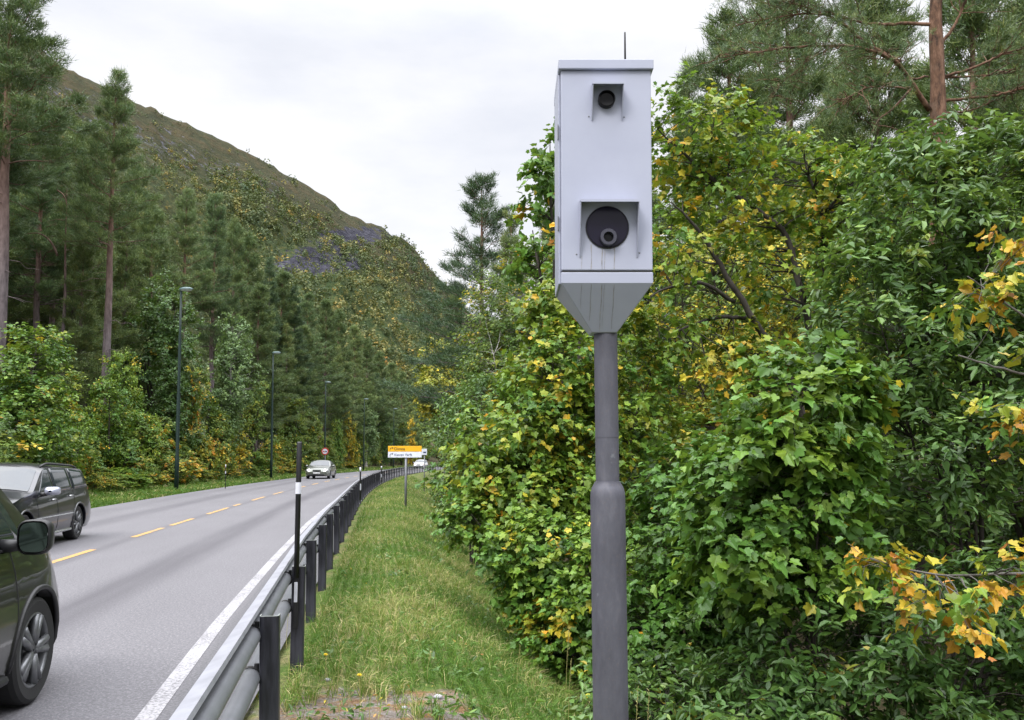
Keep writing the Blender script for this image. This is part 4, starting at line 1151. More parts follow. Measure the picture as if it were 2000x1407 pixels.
        for i, (dx, sc) in enumerate([(-0.055, 0.93), (-0.05, 1.0), (0.0, 1.0), (0.05, 0.9), (0.09, 0.66), (0.115, 0.2)]):
            a_ = np.linspace(0, 2 * math.pi, 21)
            ce, se = np.sign(np.cos(a_)) * np.abs(np.cos(a_)) ** 0.6, np.sign(np.sin(a_)) * np.abs(np.sin(a_)) ** 0.6
            Gm.append(np.column_stack([np.full(21, xm + dx), sgn * (ym + S.get('mo', 0.165) + S.get('mw', 0.115) * sc * ce), zm + S.get('mh', 0.08) * sc * se]))
        mm = MB().grid(np.array(Gm)).obj('door_mirror', S.get('mirrormat', paint), root, smooth=True)
        a_ = np.linspace(0, 2 * math.pi, 21)[:-1]
        ce, se = np.sign(np.cos(a_)) * np.abs(np.cos(a_)) ** 0.6, np.sign(np.sin(a_)) * np.abs(np.sin(a_)) ** 0.6
        gl = MB(); gl.add(np.column_stack([np.full(20, xm - 0.05), sgn * (ym + S.get('mo', 0.165) + S.get('mw', 0.115) * 0.86 * ce), zm + S.get('mh', 0.08) * 0.84 * se]), [tuple(range(20))])
        gl.obj('mirror_glass', M['mirrorglass'], mm)
        MB().tube([(xm + 0.04, sgn * (ym - 0.03), zm - 0.06), (xm + 0.03, sgn * (ym + 0.10), zm - 0.05)], [0.045, 0.03], 10).obj('mirror_arm', M['trim'], mm, smooth=True)
        # lamps
        hx, hz, hw_, hh = S['headlamp']
        yh = side(hx, hz) - hw_ * 0.62 - S.get('hin', 0.0)
        for dx, dy, m, sc, nm in ((0.0, 0.0, M['lampglass'], 1.0, 'headlamp'),):
            a1 = np.linspace(0, math.pi, 9); a2 = np.linspace(0, 2 * math.pi, 21)
            Gh = np.array([[(hx + 0.17 * math.cos(q), sgn * (yh + hw_ * math.sin(q) * math.cos(p_) * 1.0 - 0.10 * math.cos(q)), hz + hh * math.sin(q) * math.sin(p_)) for p_ in a2] for q in a1])
            hl = MB().grid(Gh).obj(nm, m, root, smooth=True)
        if lit:
            ly = sgn * (yh - 0.07)
            b_ = MB().lathe([(0.001, 0.075), (0.05, 0.06), (0.08, 0.02), (0.085, -0.02)], 16, Matrix.Translation((hx + 0.135, ly, hz)) @ Matrix.Rotation(R(90), 4, 'Y'))
            b_.obj('bulb', M['lit'], hl, smooth=True)
        if S.get('amber'):
            Ga = np.array([[(hx + 0.02 + 0.12 * math.cos(q), sgn * (yh + 0.105 + hw_ * 0.42 * math.sin(q) * math.cos(p_)), hz + hh * 0.8 * math.sin(q) * math.sin(p_)) for p_ in a2] for q in a1])
            MB().grid(Ga).obj('indicator', M['amber'], hl, smooth=True)
        tz = S['top'][1][1] if False else S.get('tail', (0.85, 0.1, 0.28))
        tl = MB().box((-L / 2 + 0.06, sgn * (side(-L / 2 + 0.06, tz[0] + tz[2] / 2) - 0.055), tz[0]), (0.16, 0.12, tz[2])).obj('tail_lamp', M['sign_red'], root, bevel=0.03)
        if S.get('rails'):
            x0, x1 = S['rails']; xx = np.linspace(x0, x1, 16)
            zz = []
            for i, x in enumerate(xx):
                z, yr = roof(x, 0); zz.append((x, sgn * (yr - 0.075), roof(x, yr - 0.075)[0] + 0.035 * math.sin(math.pi * min(1, max(0, min(i, 15 - i) / 2.5)) / 2) + 0.004))
            MB().tube(zz, 0.02, 8).obj('roof_rail', S.get('railmat', M['trim']), body, smooth=True)
    # nose: grille, air intake, plate
    gz, gh, gw = S['grille']
    fx = L / 2 + 0.055
    MB().box((fx - 0.035, 0, gz), (0.09, gw, gh)).obj('grille', M['trim'], root, bevel=0.03)
    for k_ in (-1, 0, 1): MB().box((fx + 0.012, 0, gz + k_ * gh * 0.28), (0.012, gw * 0.86, 0.01)).obj('grille_bar', M['chrome'], root)
    MB().box((fx - 0.03, 0, 0.32), (0.09, W * 0.62, 0.12)).obj('air_intake', M['trim'], root, bevel=0.03)
    MB().box((fx + 0.03, 0, S.get('platez', 0.46)), (0.012, 0.52, 0.11)).obj('number_plate', M['plate'], root, bevel=0.004)
    MB().box((-L / 2 - 0.095, 0, 0.75), (0.012, 0.52, 0.11)).obj('number_plate', M['plate'], root, bevel=0.004)
    # floor pan and inner arches
    ub = MB(); ub.box((0, 0, 0.36), (L - 0.5, W - 0.52, 0.3)); ub.box((0, 0, 0.55), (L - 0.6, W - 0.45, 0.2))
    ub.obj('underbody', M['black'], root)
    # wheels
    def wheel_meshes():
        tw, rr = 0.205, wr * 0.70
        ty = MB(); ty.lathe([(rr, -tw / 2 + 0.01), (wr * 0.9, -tw / 2), (wr * 0.975, -tw / 2 + 0.015), (wr, -tw / 2 + 0.045), (wr, tw / 2 - 0.045), (wr * 0.975, tw / 2 - 0.015), (wr * 0.9, tw / 2), (rr, tw / 2 - 0.01)], 44, cap=False)
        ri = MB(); ri.lathe([(rr, tw / 2 - 0.012), (rr * 0.95, tw / 2 - 0.006), (rr * 0.92, tw / 2 - 0.025), (rr * 0.9, 0.0), (rr * 0.88, -tw / 2 + 0.02)], 40, cap=False)
        ri.lathe([(rr * 0.24, 0.03), (rr * 0.22, tw / 2 - 0.02), (0.01, tw / 2 - 0.015)], 20, cap=False)
        for i in range(5):
            for dl in (-0.13, 0.13):
                a_ = i * 2 * math.pi / 5; a2 = a_ + dl * 1.2
                p0 = np.array([math.cos(a_ + dl * 0.9) * rr * 0.18, math.sin(a_ + dl * 0.9) * rr * 0.18, tw / 2 - 0.028]); p1 = np.array([math.cos(a2) * rr * 0.94, math.sin(a2) * rr * 0.94, tw / 2 - 0.022])
                ri.tube([p0, (p0 + p1) / 2 + np.array([0, 0, 0.004]), p1], [0.030, 0.024, 0.026], 8)
        dk = MB(); dk.lathe([(rr * 0.87, -0.02), (rr * 0.86, 0.005), (0.01, 0.008)], 32, cap=False)
        return ty.mesh('wheel', M['tyre'], False), ri.mesh('rim', M['rim'], True), dk.mesh('brake_disc', M['trim'], True)
    tm_, rm_, dm_ = wheel_meshes()
    for c in (xf, xr):
        for sgn in (1, -1):
            o = link(bpy.data.objects.new('wheel', tm_), root)
            o.location = (c, sgn * (W / 2 - 0.125), wr); o.rotation_euler = (R(-90) if sgn > 0 else R(90), 0, 0)
            link(bpy.data.objects.new('rim', rm_), o); link(bpy.data.objects.new('brake_disc', dm_), o)
    return root

MPV = dict(L=4.5, W=1.80, H=1.64, xf=1.42, xr=-1.30, wr=0.325, sill=0.21,
           top=[(-2.25, 0.72), (-2.18, 1.05), (-1.95, 1.62), (-1.6, 1.72), (-0.3, 1.76), (0.80, 1.72), (1.02, 1.62), (1.52, 1.12), (1.68, 1.05), (1.98, 0.95), (2.15, 0.84), (2.25, 0.62)],
           belt=[(-2.25, 0.8), (-1.9, 1.06), (0, 0.99), (1.25, 0.96), (1.7, 0.94), (2.25, 0.58)], screen=(1.49, 1.0), rear_screen=(-2.14, -1.97),
           windows=[((1.30, 0.985), (0.30, 1.0), (0.28, 1.60), (0.93, 1.58)), ((0.20, 1.0), (-0.75, 1.03), (-0.75, 1.62), (0.19, 1.61)), ((-0.85, 1.035), (-1.85, 1.09), (-1.68, 1.55), (-0.85, 1.62))],
           shuts=[1.08, 0.25, -0.80], handles=[0.41, -0.62], mirror=(0.96, 1.055), mirrormat=M['black'], mw=0.088, mh=0.10, mo=0.19,
           headlamp=(1.95, 0.72, 0.16, 0.09), hin=0.10, grille=(0.68, 0.14, 0.8), tail=(1.0, 0.1, 0.4), nose=0.85, nk=0.22, handlemat=M['paint_olive'], archmat=M['trim'])
EST = dict(L=4.52, W=1.78, H=1.45, xf=1.40, xr=-1.24, wr=0.315, sill=0.2,
           top=[(-2.26, 0.62), (-2.2, 0.95), (-1.98, 1.30), (-1.8, 1.39), (-0.3, 1.445), (0.1, 1.42), (0.3, 1.36), (1.02, 1.0), (1.3, 0.95), (1.85, 0.86), (2.12, 0.77), (2.26, 0.56)],
           belt=[(-2.26, 0.7), (-1.9, 0.97), (0, 0.905), (1.1, 0.865), (1.5, 0.84), (2.26, 0.52)], screen=(0.99, 0.27), rear_screen=(-2.16, -1.98),
           windows=[((0.78, 0.89), (0.0, 0.915), (-0.02, 1.335), (0.16, 1.335)), ((-0.09, 0.915), (-0.95, 0.945), (-0.93, 1.33), (-0.10, 1.335)), ((-1.03, 0.95), (-1.92, 0.99), (-1.72, 1.27), (-1.02, 1.325))],
           shuts=[0.88, -0.05, -0.98], handles=[0.12, -0.78], mirror=(0.60, 0.965), mirrormat=M['silver'], mw=0.12, mh=0.072,
           headlamp=(1.98, 0.665, 0.2, 0.075), amber=True, grille=(0.63, 0.16, 0.6), nose=0.8, nk=0.2, handlemat=M['chrome'], rubstrip=M['chrome'], sillmat=M['chrome'], rails=(0.05, -1.75), railmat=M['trim'], tail=(0.84, 0.1, 0.24))
SAL = dict(L=4.75, W=1.83, H=1.45, xf=1.48, xr=-1.36, wr=0.32, sill=0.2,
           top=[(-2.37, 0.6), (-2.33, 0.95), (-2.2, 1.02), (-1.7, 1.06), (-1.0, 1.36), (-0.5, 1.44), (0.0, 1.45), (0.3, 1.38), (1.0, 1.0), (1.3, 0.95), (1.9, 0.85), (2.2, 0.76), (2.37, 0.56)],
           belt=[(-2.37, 0.7), (-1.9, 0.97), (0, 0.92), (1.1, 0.88), (1.5, 0.84), (2.37, 0.52)], screen=(0.98, 0.30), rear_screen=(-1.66, -1.04),
           windows=[((0.8, 0.92), (0.0, 0.935), (-0.02, 1.35), (0.16, 1.35)), ((-0.09, 0.94), (-1.25, 0.97), (-0.95, 1.30), (-0.10, 1.35))],
           shuts=[0.9, -0.05, -1.0], handles=[0.12, -0.8], mirror=(0.62, 0.98), mirrormat=None, headlamp=(2.12, 0.66, 0.19, 0.075), grille=(0.62, 0.17, 0.62), nose=0.8, nk=0.17)
SAL['mirrormat'] = M['paint_grey']
make_car('car', 'dark olive grey people carrier passing in the near lane, cut by the left edge', -3.02, 3.92, 1, MPV, M['paint_olive'])
make_car('car', 'black estate car with silver mirror and roof rails coming along the far lane', -6.58, 15.1, -1, EST, M['paint_black'], yaw=R(1.5), lit=True)
make_car('car', 'grey saloon with both headlights lit approaching in the distance', -6.55, 69.0, -1, SAL, M['paint_grey'], lit=True)
make_car('car', 'small white car far away at the bend behind the direction sign', -6.3, 143.0, -1, EST, M['paint_white'], lit=True)

# ------------------------------------------------------------------ conifers
def tufts(name, pos, dirs, bl, bw, blades, rng, hue, hsd=0.12, spread=0.85, jit=0.05):
    """needle tufts: a fan of blades about each shoot direction"""
    N = len(pos)
    dd = dirs[:, None] * 0.75 + rng.normal(0, spread * 0.6, (N, blades, 3)) + np.array([0, 0, 0.18])
    pp = pos[:, None] + rng.normal(0, jit, (N, blades, 3)) + dirs[:, None] * rng.uniform(-0.5, 0.5, (N, blades, 1)) * bl
    hh = np.repeat((hue + rng.normal(0, hsd, N)), blades) + rng.normal(0, hsd * 0.5, N * blades)
    return blades_mesh(name, pp.reshape(-1, 3), dd.reshape(-1, 3), bl * rng.uniform(0.6, 1.2, N * blades), bw, hh, NEEDLE)

def pine(seed, H, base, Rm, nwh, nbr, per, bl, bw, blades, hue=0.4, spruce=False, dead=8, trunk_r=0.2, lean=0.02, topflat=0.5):
    rng = np.random.default_rng(seed)
    tb = MB()
    zz = np.linspace(-0.4, H, 14)
    bend = np.cumsum(rng.normal(0, lean, (14, 2)), axis=0); bend -= bend[0]
    tp = np.column_stack([bend, zz]); tr = trunk_r * np.clip(1 - zz / H, 0.02, 1) ** (0.75 if not spruce else 0.9)
    tr[0] *= 1.25
    tb.tube(tp, tr, 10)
    def tr_at(h): return np.array([np.interp(h, zz, tp[:, 0]), np.interp(h, zz, tp[:, 1]), h])
    pos, dirs = [], []
    for i in range(nwh):
        f = i / (nwh - 1)
        h0 = base * H + (1 - base) * H * f ** 0.95
        if spruce: Lm = Rm * (1 - f) ** 0.85 + 0.15
        else: Lm = Rm * ((1 - f) ** topflat) * (0.62 + 0.38 * math.sin(math.pi * min(1, f * 1.6 + 0.25))) + 0.25
        a0 = rng.uniform(0, 6.28)
        for j in range(nbr):
            if not spruce and rng.random() < 0.12: continue
            a = a0 + j * 2 * math.pi / nbr + rng.normal(0, 0.35)
            L = Lm * rng.uniform(0.55, 1.15)
            h = h0 + rng.normal(0, 0.2)
            el = (R(-22) + R(45) * f) if spruce else (R(2) + R(50) * f ** 1.3 + rng.normal(0, 0.12))
            o = tr_at(min(h, H - 0.1)); dv = np.array([math.cos(a) * math.cos(el), math.sin(a) * math.cos(el), math.sin(el)])
            tip = o + dv * L + np.array([0, 0, 0.10 * L if not spruce else 0.08 * L])
            p = bez(o, tip, np.array([0, 0, (-0.06 if not spruce else -0.08) * L]), 6, rng.normal(0, 0.03 * L, (4, 3)))
            tb.tube(p, np.linspace(min(0.4 * np.interp(h, zz, tr), 0.010 + 0.008 * L), 0.008, 6), 4, cap=False)
            lat = np.array([-math.sin(a), math.cos(a), 0])
            m = max(3, int(per * L / Rm))
            s = rng.uniform(0.16 if not spruce else 0.1, 1.02, m) ** 0.75
            q = np.stack([np.interp(s, np.linspace(0, 1, 6), p[:, k]) for k in range(3)], -1)
            w = L * 0.34 * (1.15 - s) + 0.12
            off = rng.uniform(-1, 1, m) * w
            up = rng.uniform(-0.02, 0.22, m) * (0.5 if spruce else 1) * min(1, L / 1.5) - (np.abs(off) * 0.3 if spruce else 0)
            q2 = q + lat * off[:, None] + np.array([0, 0, 1.0]) * up[:, None] + dv * (np.abs(off) * 0.35)[:, None]
            d = dv * 0.7 + lat * (np.sign(off) * np.minimum(1, np.abs(off) / (w + 1e-6)) * 0.7)[:, None] + np.array([0, 0, 0.5 if not spruce else -0.1]) + rng.normal(0, 0.25, (m, 3))
            pos.append(q2); dirs.append(d / np.linalg.norm(d, axis=1)[:, None])
            for k in range(0, m, 4):
                tb.tube(np.stack([q[k], (q[k] + q2[k]) / 2 - np.array([0, 0, 0.02]), q2[k]]), [0.012, 0.009, 0.005], 3, cap=False)
    for _ in range(dead):
        h = rng.uniform(0.12, max(0.2, base + 0.1)) * H; a = rng.uniform(0, 6.28); L = rng.uniform(0.5, 1.8)
        o = tr_at(h); tip = o + np.array([math.cos(a) * L, math.sin(a) * L, rng.uniform(-0.5, 0.15) * L])
        tb.tube(bez(o, tip, np.array([0, 0, 0.1 * L]), 5, rng.normal(0, 0.04 * L, (3, 3))), np.linspace(0.022, 0.006, 5), 4, cap=False)
    pos = np.concatenate(pos); dirs = np.concatenate(dirs)
    crown = tufts('crown', pos, dirs, bl, bw, blades, rng, hue, jit=bl * 0.3)
    return tb.mesh('trunk', PINEBARK if not spruce else GREYBARK, True), crown

PINES = dict(
    tall=(22.0, pine(101, 22, 0.56, 2.9, 19, 5, 50, 0.27, 0.026, 24, 0.5, trunk_r=0.27)),
    lean=(21.0, pine(102, 21, 0.42, 3.4, 22, 5, 64, 0.27, 0.026, 24, 0.38, trunk_r=0.24, lean=0.05)),
    full=(18.0, pine(103, 18, 0.22, 3.1, 26, 5, 62, 0.27, 0.026, 24, 0.55, trunk_r=0.22)),
    young=(15.0, pine(104, 15, 0.12, 2.7, 26, 5, 58, 0.25, 0.025, 24, 0.62, trunk_r=0.18, topflat=0.7)),
    spruce=(17.0, pine(105, 17, 0.06, 2.5, 40, 6, 44, 0.22, 0.024, 22, 0.2, spruce=True, trunk_r=0.2)),
    open=(18.0, pine(107, 18, 0.26, 4.7, 19, 5, 66, 0.27, 0.027, 24, 0.15, trunk_r=0.2, topflat=0.5, dead=12)),
    bare=(15.5, pine(106, 15.5, 0.9, 0.7, 4, 3, 10, 0.25, 0.02, 10, 0.4, trunk_r=0.15, dead=26, lean=0.04)),
)
def conifer(px, topy, Y, kind, label, group=None, wide=1.0, seed=0, cat='pine tree', name='pine_tree'):
    while 0 < px < 850 and (px - 1000) / FPX * Y - float(line_x(Y)) > -15.5 and Y < 400: Y += 1.0
    x = (px - 1000) / FPX * Y
    g = float(ground(x, Y)) - 0.05
    top = at(px, topy, Y)[2]
    H0, (tm, cm) = PINES[kind]
    sz = (top - g) / H0
    rng = np.random.default_rng(int(px * 7 + Y * 13 + seed) + 9000)
    return put_tree(name, label, cat, group, (x, Y, g), tm, cm, rng.uniform(0, 6.28), wide * (0.5 + 0.5 * sz), sz)

# left side: the trees one can tell apart
for a in [
    (203, 146, 46, 'tall', 'tall Scots pine with a long bare trunk standing alone before the mountain', 1.0),
    (-12, -120, 43, 'tall', 'towering Scots pine cut by the upper left corner', 1.25),
    (-75, -60, 45, 'lean', 'tall dark pine beyond the left edge of the picture', 1.15),
    (112, 362, 49, 'bare', 'thin bare orange pine trunk with a broken top and crooked dead branch', 1.0),
    (60, 210, 54, 'lean', 'pine with straight dark trunk behind the lime green maple', 1.1),
    (92, 290, 58, 'tall', 'greyish pine trunk between the bare trunk and the left edge', 1.0),
    (352, 376, 74, 'tall', 'Scots pine right above the nearest street lamp with ochre trunk', 1.0),
    (408, 386, 79, 'lean', 'Scots pine with two reddish lower limbs behind the pale green birch', 1.0),
    (452, 436, 86, 'full', 'full dark pine to the right of the pale green birch', 1.0),
    (520, 505, 97, 'spruce', 'narrow pointed spruce on the treeline above the second street lamp', 1.0),
    (632, 590, 112, 'full', 'broad dark pine behind the third street lamp', 1.2),
]:
    conifer(a[0], a[1], a[2], a[3], a[4], None, a[5], cat='spruce' if a[3] == 'spruce' else 'pine tree', name='spruce_tree' if a[3] == 'spruce' else 'pine_tree')
fill = [(-150, 0, 52, 'full'), (-210, 60, 44, 'lean'), (-20, 130, 60, 'full'), (30, 330, 62, 'young'), (135, 250, 64, 'full'), (165, 330, 56, 'young'), (232, 400, 60, 'young'), (255, 330, 70, 'full'),
        (290, 410, 66, 'full'), (150, 460, 50, 'young'), (60, 480, 66, 'young'), (480, 462, 90, 'full'), (500, 560, 84, 'full'), (545, 535, 100, 'full'),
        (570, 560, 100, 'spruce'), (560, 640, 90, 'young'), (600, 580, 110, 'lean'), (590, 640, 98, 'full'), (660, 610, 120, 'full'), (655, 680, 106, 'young'), (690, 640, 125, 'full'), (715, 665, 135, 'full'), (700, 700, 118, 'young'),
        (740, 690, 145, 'full'), (735, 730, 130, 'spruce'), (762, 712, 160, 'full'), (785, 728, 175, 'full'), (772, 750, 150, 'young'), (800, 745, 190, 'full'), (815, 760, 205, 'full'),
        (800, 790, 165, 'young'), (835, 775, 220, 'full'), (860, 790, 235, 'full'), (20, 560, 75, 'full'), (110, 520, 80, 'full'), (210, 520, 78, 'full'), (300, 560, 88, 'full'), (-90, 200, 70, 'full'),
        (470, 600, 100, 'full'), (535, 620, 110, 'full'), (610, 680, 125, 'full')]
for i, (px, ty, Y, kd) in enumerate(fill):
    sp = kd == 'spruce'
    conifer(px, ty, Y, kd, 'dark conifer packed into the dense wood along the left roadside', 'conifers packed into the left roadside wood', 1.3 if kd == 'full' else 1.15, i, 'conifer', 'conifer_tree')
# the crooked dead limb arching from the bare trunk
bt = next(o for o in COL.objects if o.get('label', '').startswith('thin bare orange pine trunk'))
bpy.context.view_layer.update()
iv = np.array(bt.matrix_world.inverted())
def arch(pts, r):
    w = P(pts, 49.0, 48.6); t = np.linspace(0, 1, 14); q = np.stack([np.interp(t, np.linspace(0, 1, len(w)), w[:, k]) for k in range(3)], -1)
    for _ in range(2): q[1:-1] = 0.5 * q[1:-1] + 0.25 * (q[:-2] + q[2:])
    MB().tube(q @ iv[:3, :3].T + iv[:3, 3], np.linspace(r, 0.02, 14), 6).obj('dead_limb', PINEBARK, bt, smooth=True)
arch([(112, 500), (104, 478), (90, 462), (72, 454), (48, 458)], 0.075)
arch([(112, 372), (124, 380), (131, 398), (133, 416)], 0.04)
# right side, behind the broadleaved trees
conifer(940, 352, 50, 'open', 'lone slender pine rising against the sky left of the camera box', None, 1.25)
conifer(1356, 130, 34, 'full', 'dark pointed conifer tip peeping over the sycamore right of the camera box', None, 0.8)
for px, ty, Y, kd, lab in ((1440, 40, 27, 'tall', 'pine with open feathery crown left of the big orange pine trunk'), (1560, -60, 30, 'full', 'dense pine directly behind the long arching limb'),
                      (1720, -40, 27, 'full', 'bushy pine behind the orange trunk'), (1925, -90, 24, 'full', 'dark pine at the upper right beyond the orange trunk'),
                      (2060, -120, 26, 'full', 'pine just past the right edge'), (892, 560, 88, 'full', 'low spreading pine beside the mountain foot'),
                      (1075, 380, 40, 'young', 'dark pine half hidden by the left side of the camera box'), (1000, 425, 46, 'young', 'slim dark pine between the lone pine and camera box')):
    conifer(px, ty, Y, kd, lab, None, 1.25 if Y < 32 else 1.0)
for i, (px, ty, Y, kd) in enumerate([(1180, 330, 48, 'full'), (1260, 330, 40, 'full'), (1500, 200, 42, 'full'), (1650, 150, 38, 'full'), (1830, 160, 34, 'full'), (1990, 60, 34, 'full'), (2150, 0, 30, 'full'), (1100, 470, 60, 'full'), (1400, 260, 50, 'full')]):
    conifer(px, ty, Y, kd, 'dark conifer deep in the wood behind the right hand trees', 'conifers deep in the right hand wood', 1.2, i + 50, 'conifer', 'conifer_tree')

def big_pine():
    Y = 17.0
    loc = np.array([(1830 - 1000) / FPX * Y, Y, 0]); loc[2] = float(ground(loc[0], Y))
    rng = np.random.default_rng(5); tb = MB()
    tr = P([(1836, 950), (1834, 600), (1834, 330), (1832, 210), (1831, 130), (1826, 40), (1832, -60), (1838, -240), (1840, -420)], Y)
    tr[0][2] = loc[2] - 0.3
    tt = np.linspace(0, 1, 40); sm = np.stack([np.interp(tt, np.linspace(0, 1, 9), tr[:, k]) for k in range(3)], -1)
    for _ in range(4): sm[1:-1] = 0.5 * sm[1:-1] + 0.25 * (sm[:-2] + sm[2:])
    tb.tube(sm - loc, np.interp(tt, [0, 0.35, 0.6, 0.7, 1], [0.22, 0.15, 0.128, 0.11, 0.03]) * (1 + 0.03 * np.sin(tt * 37)), 14)
    limbs = [([(1815, 215), (1784, 169), (1758, 122), (1712, 101), (1640, 86), (1560, 92), (1480, 100), (1400, 115)], 17.0, 15.6, 0.075),
             ([(1758, 122), (1700, 92), (1640, 40), (1560, 10), (1470, -10)], 17.0, 18.0, 0.05),
             ([(1838, 86), (1863, 54), (1888, 0), (1910, -70)], 17.0, 16.6, 0.055),
             ([(1822, 48), (1758, 45), (1700, 50), (1620, 25), (1530, 30), (1440, 50)], 17.0, 17.6, 0.055),
             ([(1845, 150), (1910, 130), (1960, 104), (2010, 92), (2090, 80)], 17.0, 16.4, 0.045), ([(1845, 152), (1920, 148), (2000, 140), (2090, 150)], 17.0, 17.5, 0.04),
             ([(1842, 198), (1945, 187), (2000, 173), (2100, 160)], 17.0, 16.6, 0.045), ([(1842, 224), (1900, 215), (1985, 180)], 17.0, 17.2, 0.03),
             ([(1832, -60), (1760, -90), (1650, -80), (1540, -60), (1460, -30)], 17.0, 16.2, 0.06), ([(1832, -80), (1900, -110), (1990, -100), (2080, -70)], 17.0, 16.6, 0.05),
             ([(1833, -120), (1760, -190), (1640, -230), (1500, -200)], 17.0, 18.2, 0.06), ([(1836, -180), (1930, -250), (2030, -250)], 17.0, 17.6, 0.05),
             ([(1812, 150), (1750, 160), (1690, 172), (1640, 200)], 17.0, 15.6, 0.03), ([(1640, 86), (1590, 110), (1540, 150), (1500, 190)], 16.3, 16.0, 0.025)]
    dead = [([(1784, 169), (1740, 215), (1715, 235), (1702, 262)], 17, 16.4, 0.026), ([(1784, 172), (1730, 168), (1690, 178)], 17, 16.6, 0.022), ([(1836, 265), (1780, 262), (1700, 240)], 17, 16.3, 0.02)]
    pos, dirs = [], []
    for pts, y0, y1, r in limbs:
        p = P(pts, y0, y1) - loc; n = 26; t = np.linspace(0, 1, n)
        q = np.stack([np.interp(t, np.linspace(0, 1, len(p)), p[:, k]) for k in range(3)], -1)
        for _ in range(3): q[1:-1] = 0.5 * q[1:-1] + 0.25 * (q[:-2] + q[2:])
        q[1:] += rng.normal(0, 0.009, (n - 1, 3))
        tb.tube(q, np.linspace(r * 0.72, 0.007, n), 8)
        Ltot = np.linalg.norm(np.diff(q, axis=0), axis=1).sum()
        nb = int(11 * Ltot)
        for _ in range(nb):
            s = rng.uniform(0.22, 1.0) ** 0.75
            o = np.array([np.interp(s, t, q[:, k]) for k in range(3)]); j = min(n - 2, int(s * (n - 1))); tg = q[j + 1] - q[j]; tg /= np.linalg.norm(tg) + 1e-9
            d = tg * rng.uniform(0.2, 1.0) + rng.normal(0, 0.7, 3) * np.array([1, 1, 0.55]) + np.array([0, 0, 0.12]); d /= np.linalg.norm(d)
            L = rng.uniform(0.35, 1.15) * (1.15 - 0.5 * s)
            tip = o + d * L + np.array([0, 0, -0.06 * L])
            b = bez(o, tip, np.array([0, 0, 0.07 * L]), 5, rng.normal(0, 0.02, (3, 3))); tb.tube(b, np.linspace(0.012, 0.004, 5), 4, cap=False)
            for _k in range(int(4 + 9 * L)):
                f = rng.uniform(0.3, 1.0); o2 = np.array([np.interp(f, np.linspace(0, 1, 5), b[:, k]) for k in range(3)])
                d2 = d * 0.6 + rng.normal(0, 0.6, 3) + np.array([0, 0, 0.35]); d2 /= np.linalg.norm(d2)
                e = o2 + d2 * rng.uniform(0.05, 0.28)
                if _k % 2: tb.tube(np.stack([o2, (o2 + e) / 2, e]), [0.004, 0.003, 0.002], 3, cap=False)
                pos.append(e); dirs.append(d2)
    for pts, y0, y1, r in dead:
        p = P(pts, y0, y1) - loc; n = 12; t = np.linspace(0, 1, n)
        q = np.stack([np.interp(t, np.linspace(0, 1, len(p)), p[:, k]) for k in range(3)], -1); q[1:] += rng.normal(0, 0.012, (n - 1, 3))
        tb.tube(q, np.linspace(r, 0.006, n), 6)
    crown = tufts('crown', np.array(pos), np.array(dirs), 0.105, 0.0075, 24, rng, 0.45, 0.16, spread=0.95, jit=0.02)
    put_tree('pine_tree', 'large Scots pine with thick orange trunk and long arching limb at upper right', 'pine tree', None, loc, tb.mesh('trunk', PINEBARK2, True), crown)
def orange_bark():
    t = NT('orange_pine_bark')
    nz = t.noise(9, 7, 0.7, mapscale=(1, 1, 0.35)); b = t.noise(3, 4, 0.6)
    c = t.ramp(nz, [(0.32, (0.03, 0.02, 0.016)), (0.5, (0.13, 0.072, 0.047)), (0.7, (0.25, 0.15, 0.105))])
    c = t.mix(t.ramp(b, [(0.55, 0.0), (0.72, 0.6)]), c, (0.16, 0.125, 0.10))
    t.base(c); t.set(Roughness=0.85, Specular_IOR_Level=0.2); t.bump(nz, 0.7, 0.03)
    return t.m
PINEBARK2 = orange_bark()
big_pine()

# ------------------------------------------------------------------ right hand broadleaved trees and bushes
px_plant('maple_sapling', 'fresh green maple sapling with broad lobed leaves right of the grey pole', 'maple', 1585, 6.3,
         [EL(1560, 830, 6.3, 115, 120, 0.5, 1.2), EL(1500, 960, 6.3, 140, 140, 0.55, 1.5), EL(1470, 1080, 6.2, 120, 110, 0.5, 1.2), EL(1640, 760, 6.4, 60, 70, 0.3, 0.4), EL(1600, 1000, 6.2, 100, 150, 0.5, 1.0)],
         'maple', 0.084, 7000, seed=21, hue=0.33, hsd=0.06, yellow=0.012, nst=4, r0=0.02, clump_r=0.24, twigs=4, per=6, droop=0.5)
px_plant('sallow', 'tall grey green sallow filling the right edge under the pines', 'sallow', 1880, 7.3,
         [EL(1800, 430, 7.3, 120, 150, 0.6, 1.0), EL(1930, 360, 7.4, 110, 110, 0.5, 0.8), EL(1740, 640, 7.2, 150, 160, 0.6, 1.3), EL(1910, 760, 7.3, 140, 240, 0.7, 1.6), EL(1780, 900, 7.1, 110, 160, 0.6, 1.0), EL(1800, 290, 7.2, 35, 55, 0.2, 0.12), EL(1990, 520, 7.4, 110, 200, 0.6, 1.0)],
         'sallow', 0.088, 21000, seed=22, hue=0.30, hsd=0.08, yellow=0.012, nst=9, r0=0.026, clump_r=0.26, twigs=5, per=9)
px_plant('sallow', 'low sallow bush in the bottom right corner', 'sallow', 1760, 5.9,
         [EL(1640, 1290, 5.9, 170, 130, 0.5, 1.2), EL(1850, 1270, 5.9, 180, 150, 0.5, 1.4), EL(1480, 1360, 5.8, 110, 90, 0.4, 0.7), EL(2010, 1250, 5.9, 120, 170, 0.5, 0.8), EL(1700, 1420, 5.7, 260, 90, 0.5, 1.2)],
         'sallow', 0.082, 11000, seed=23, hue=0.26, hsd=0.07, yellow=0.01, nst=9, r0=0.016, clump_r=0.2, twigs=5, per=8)
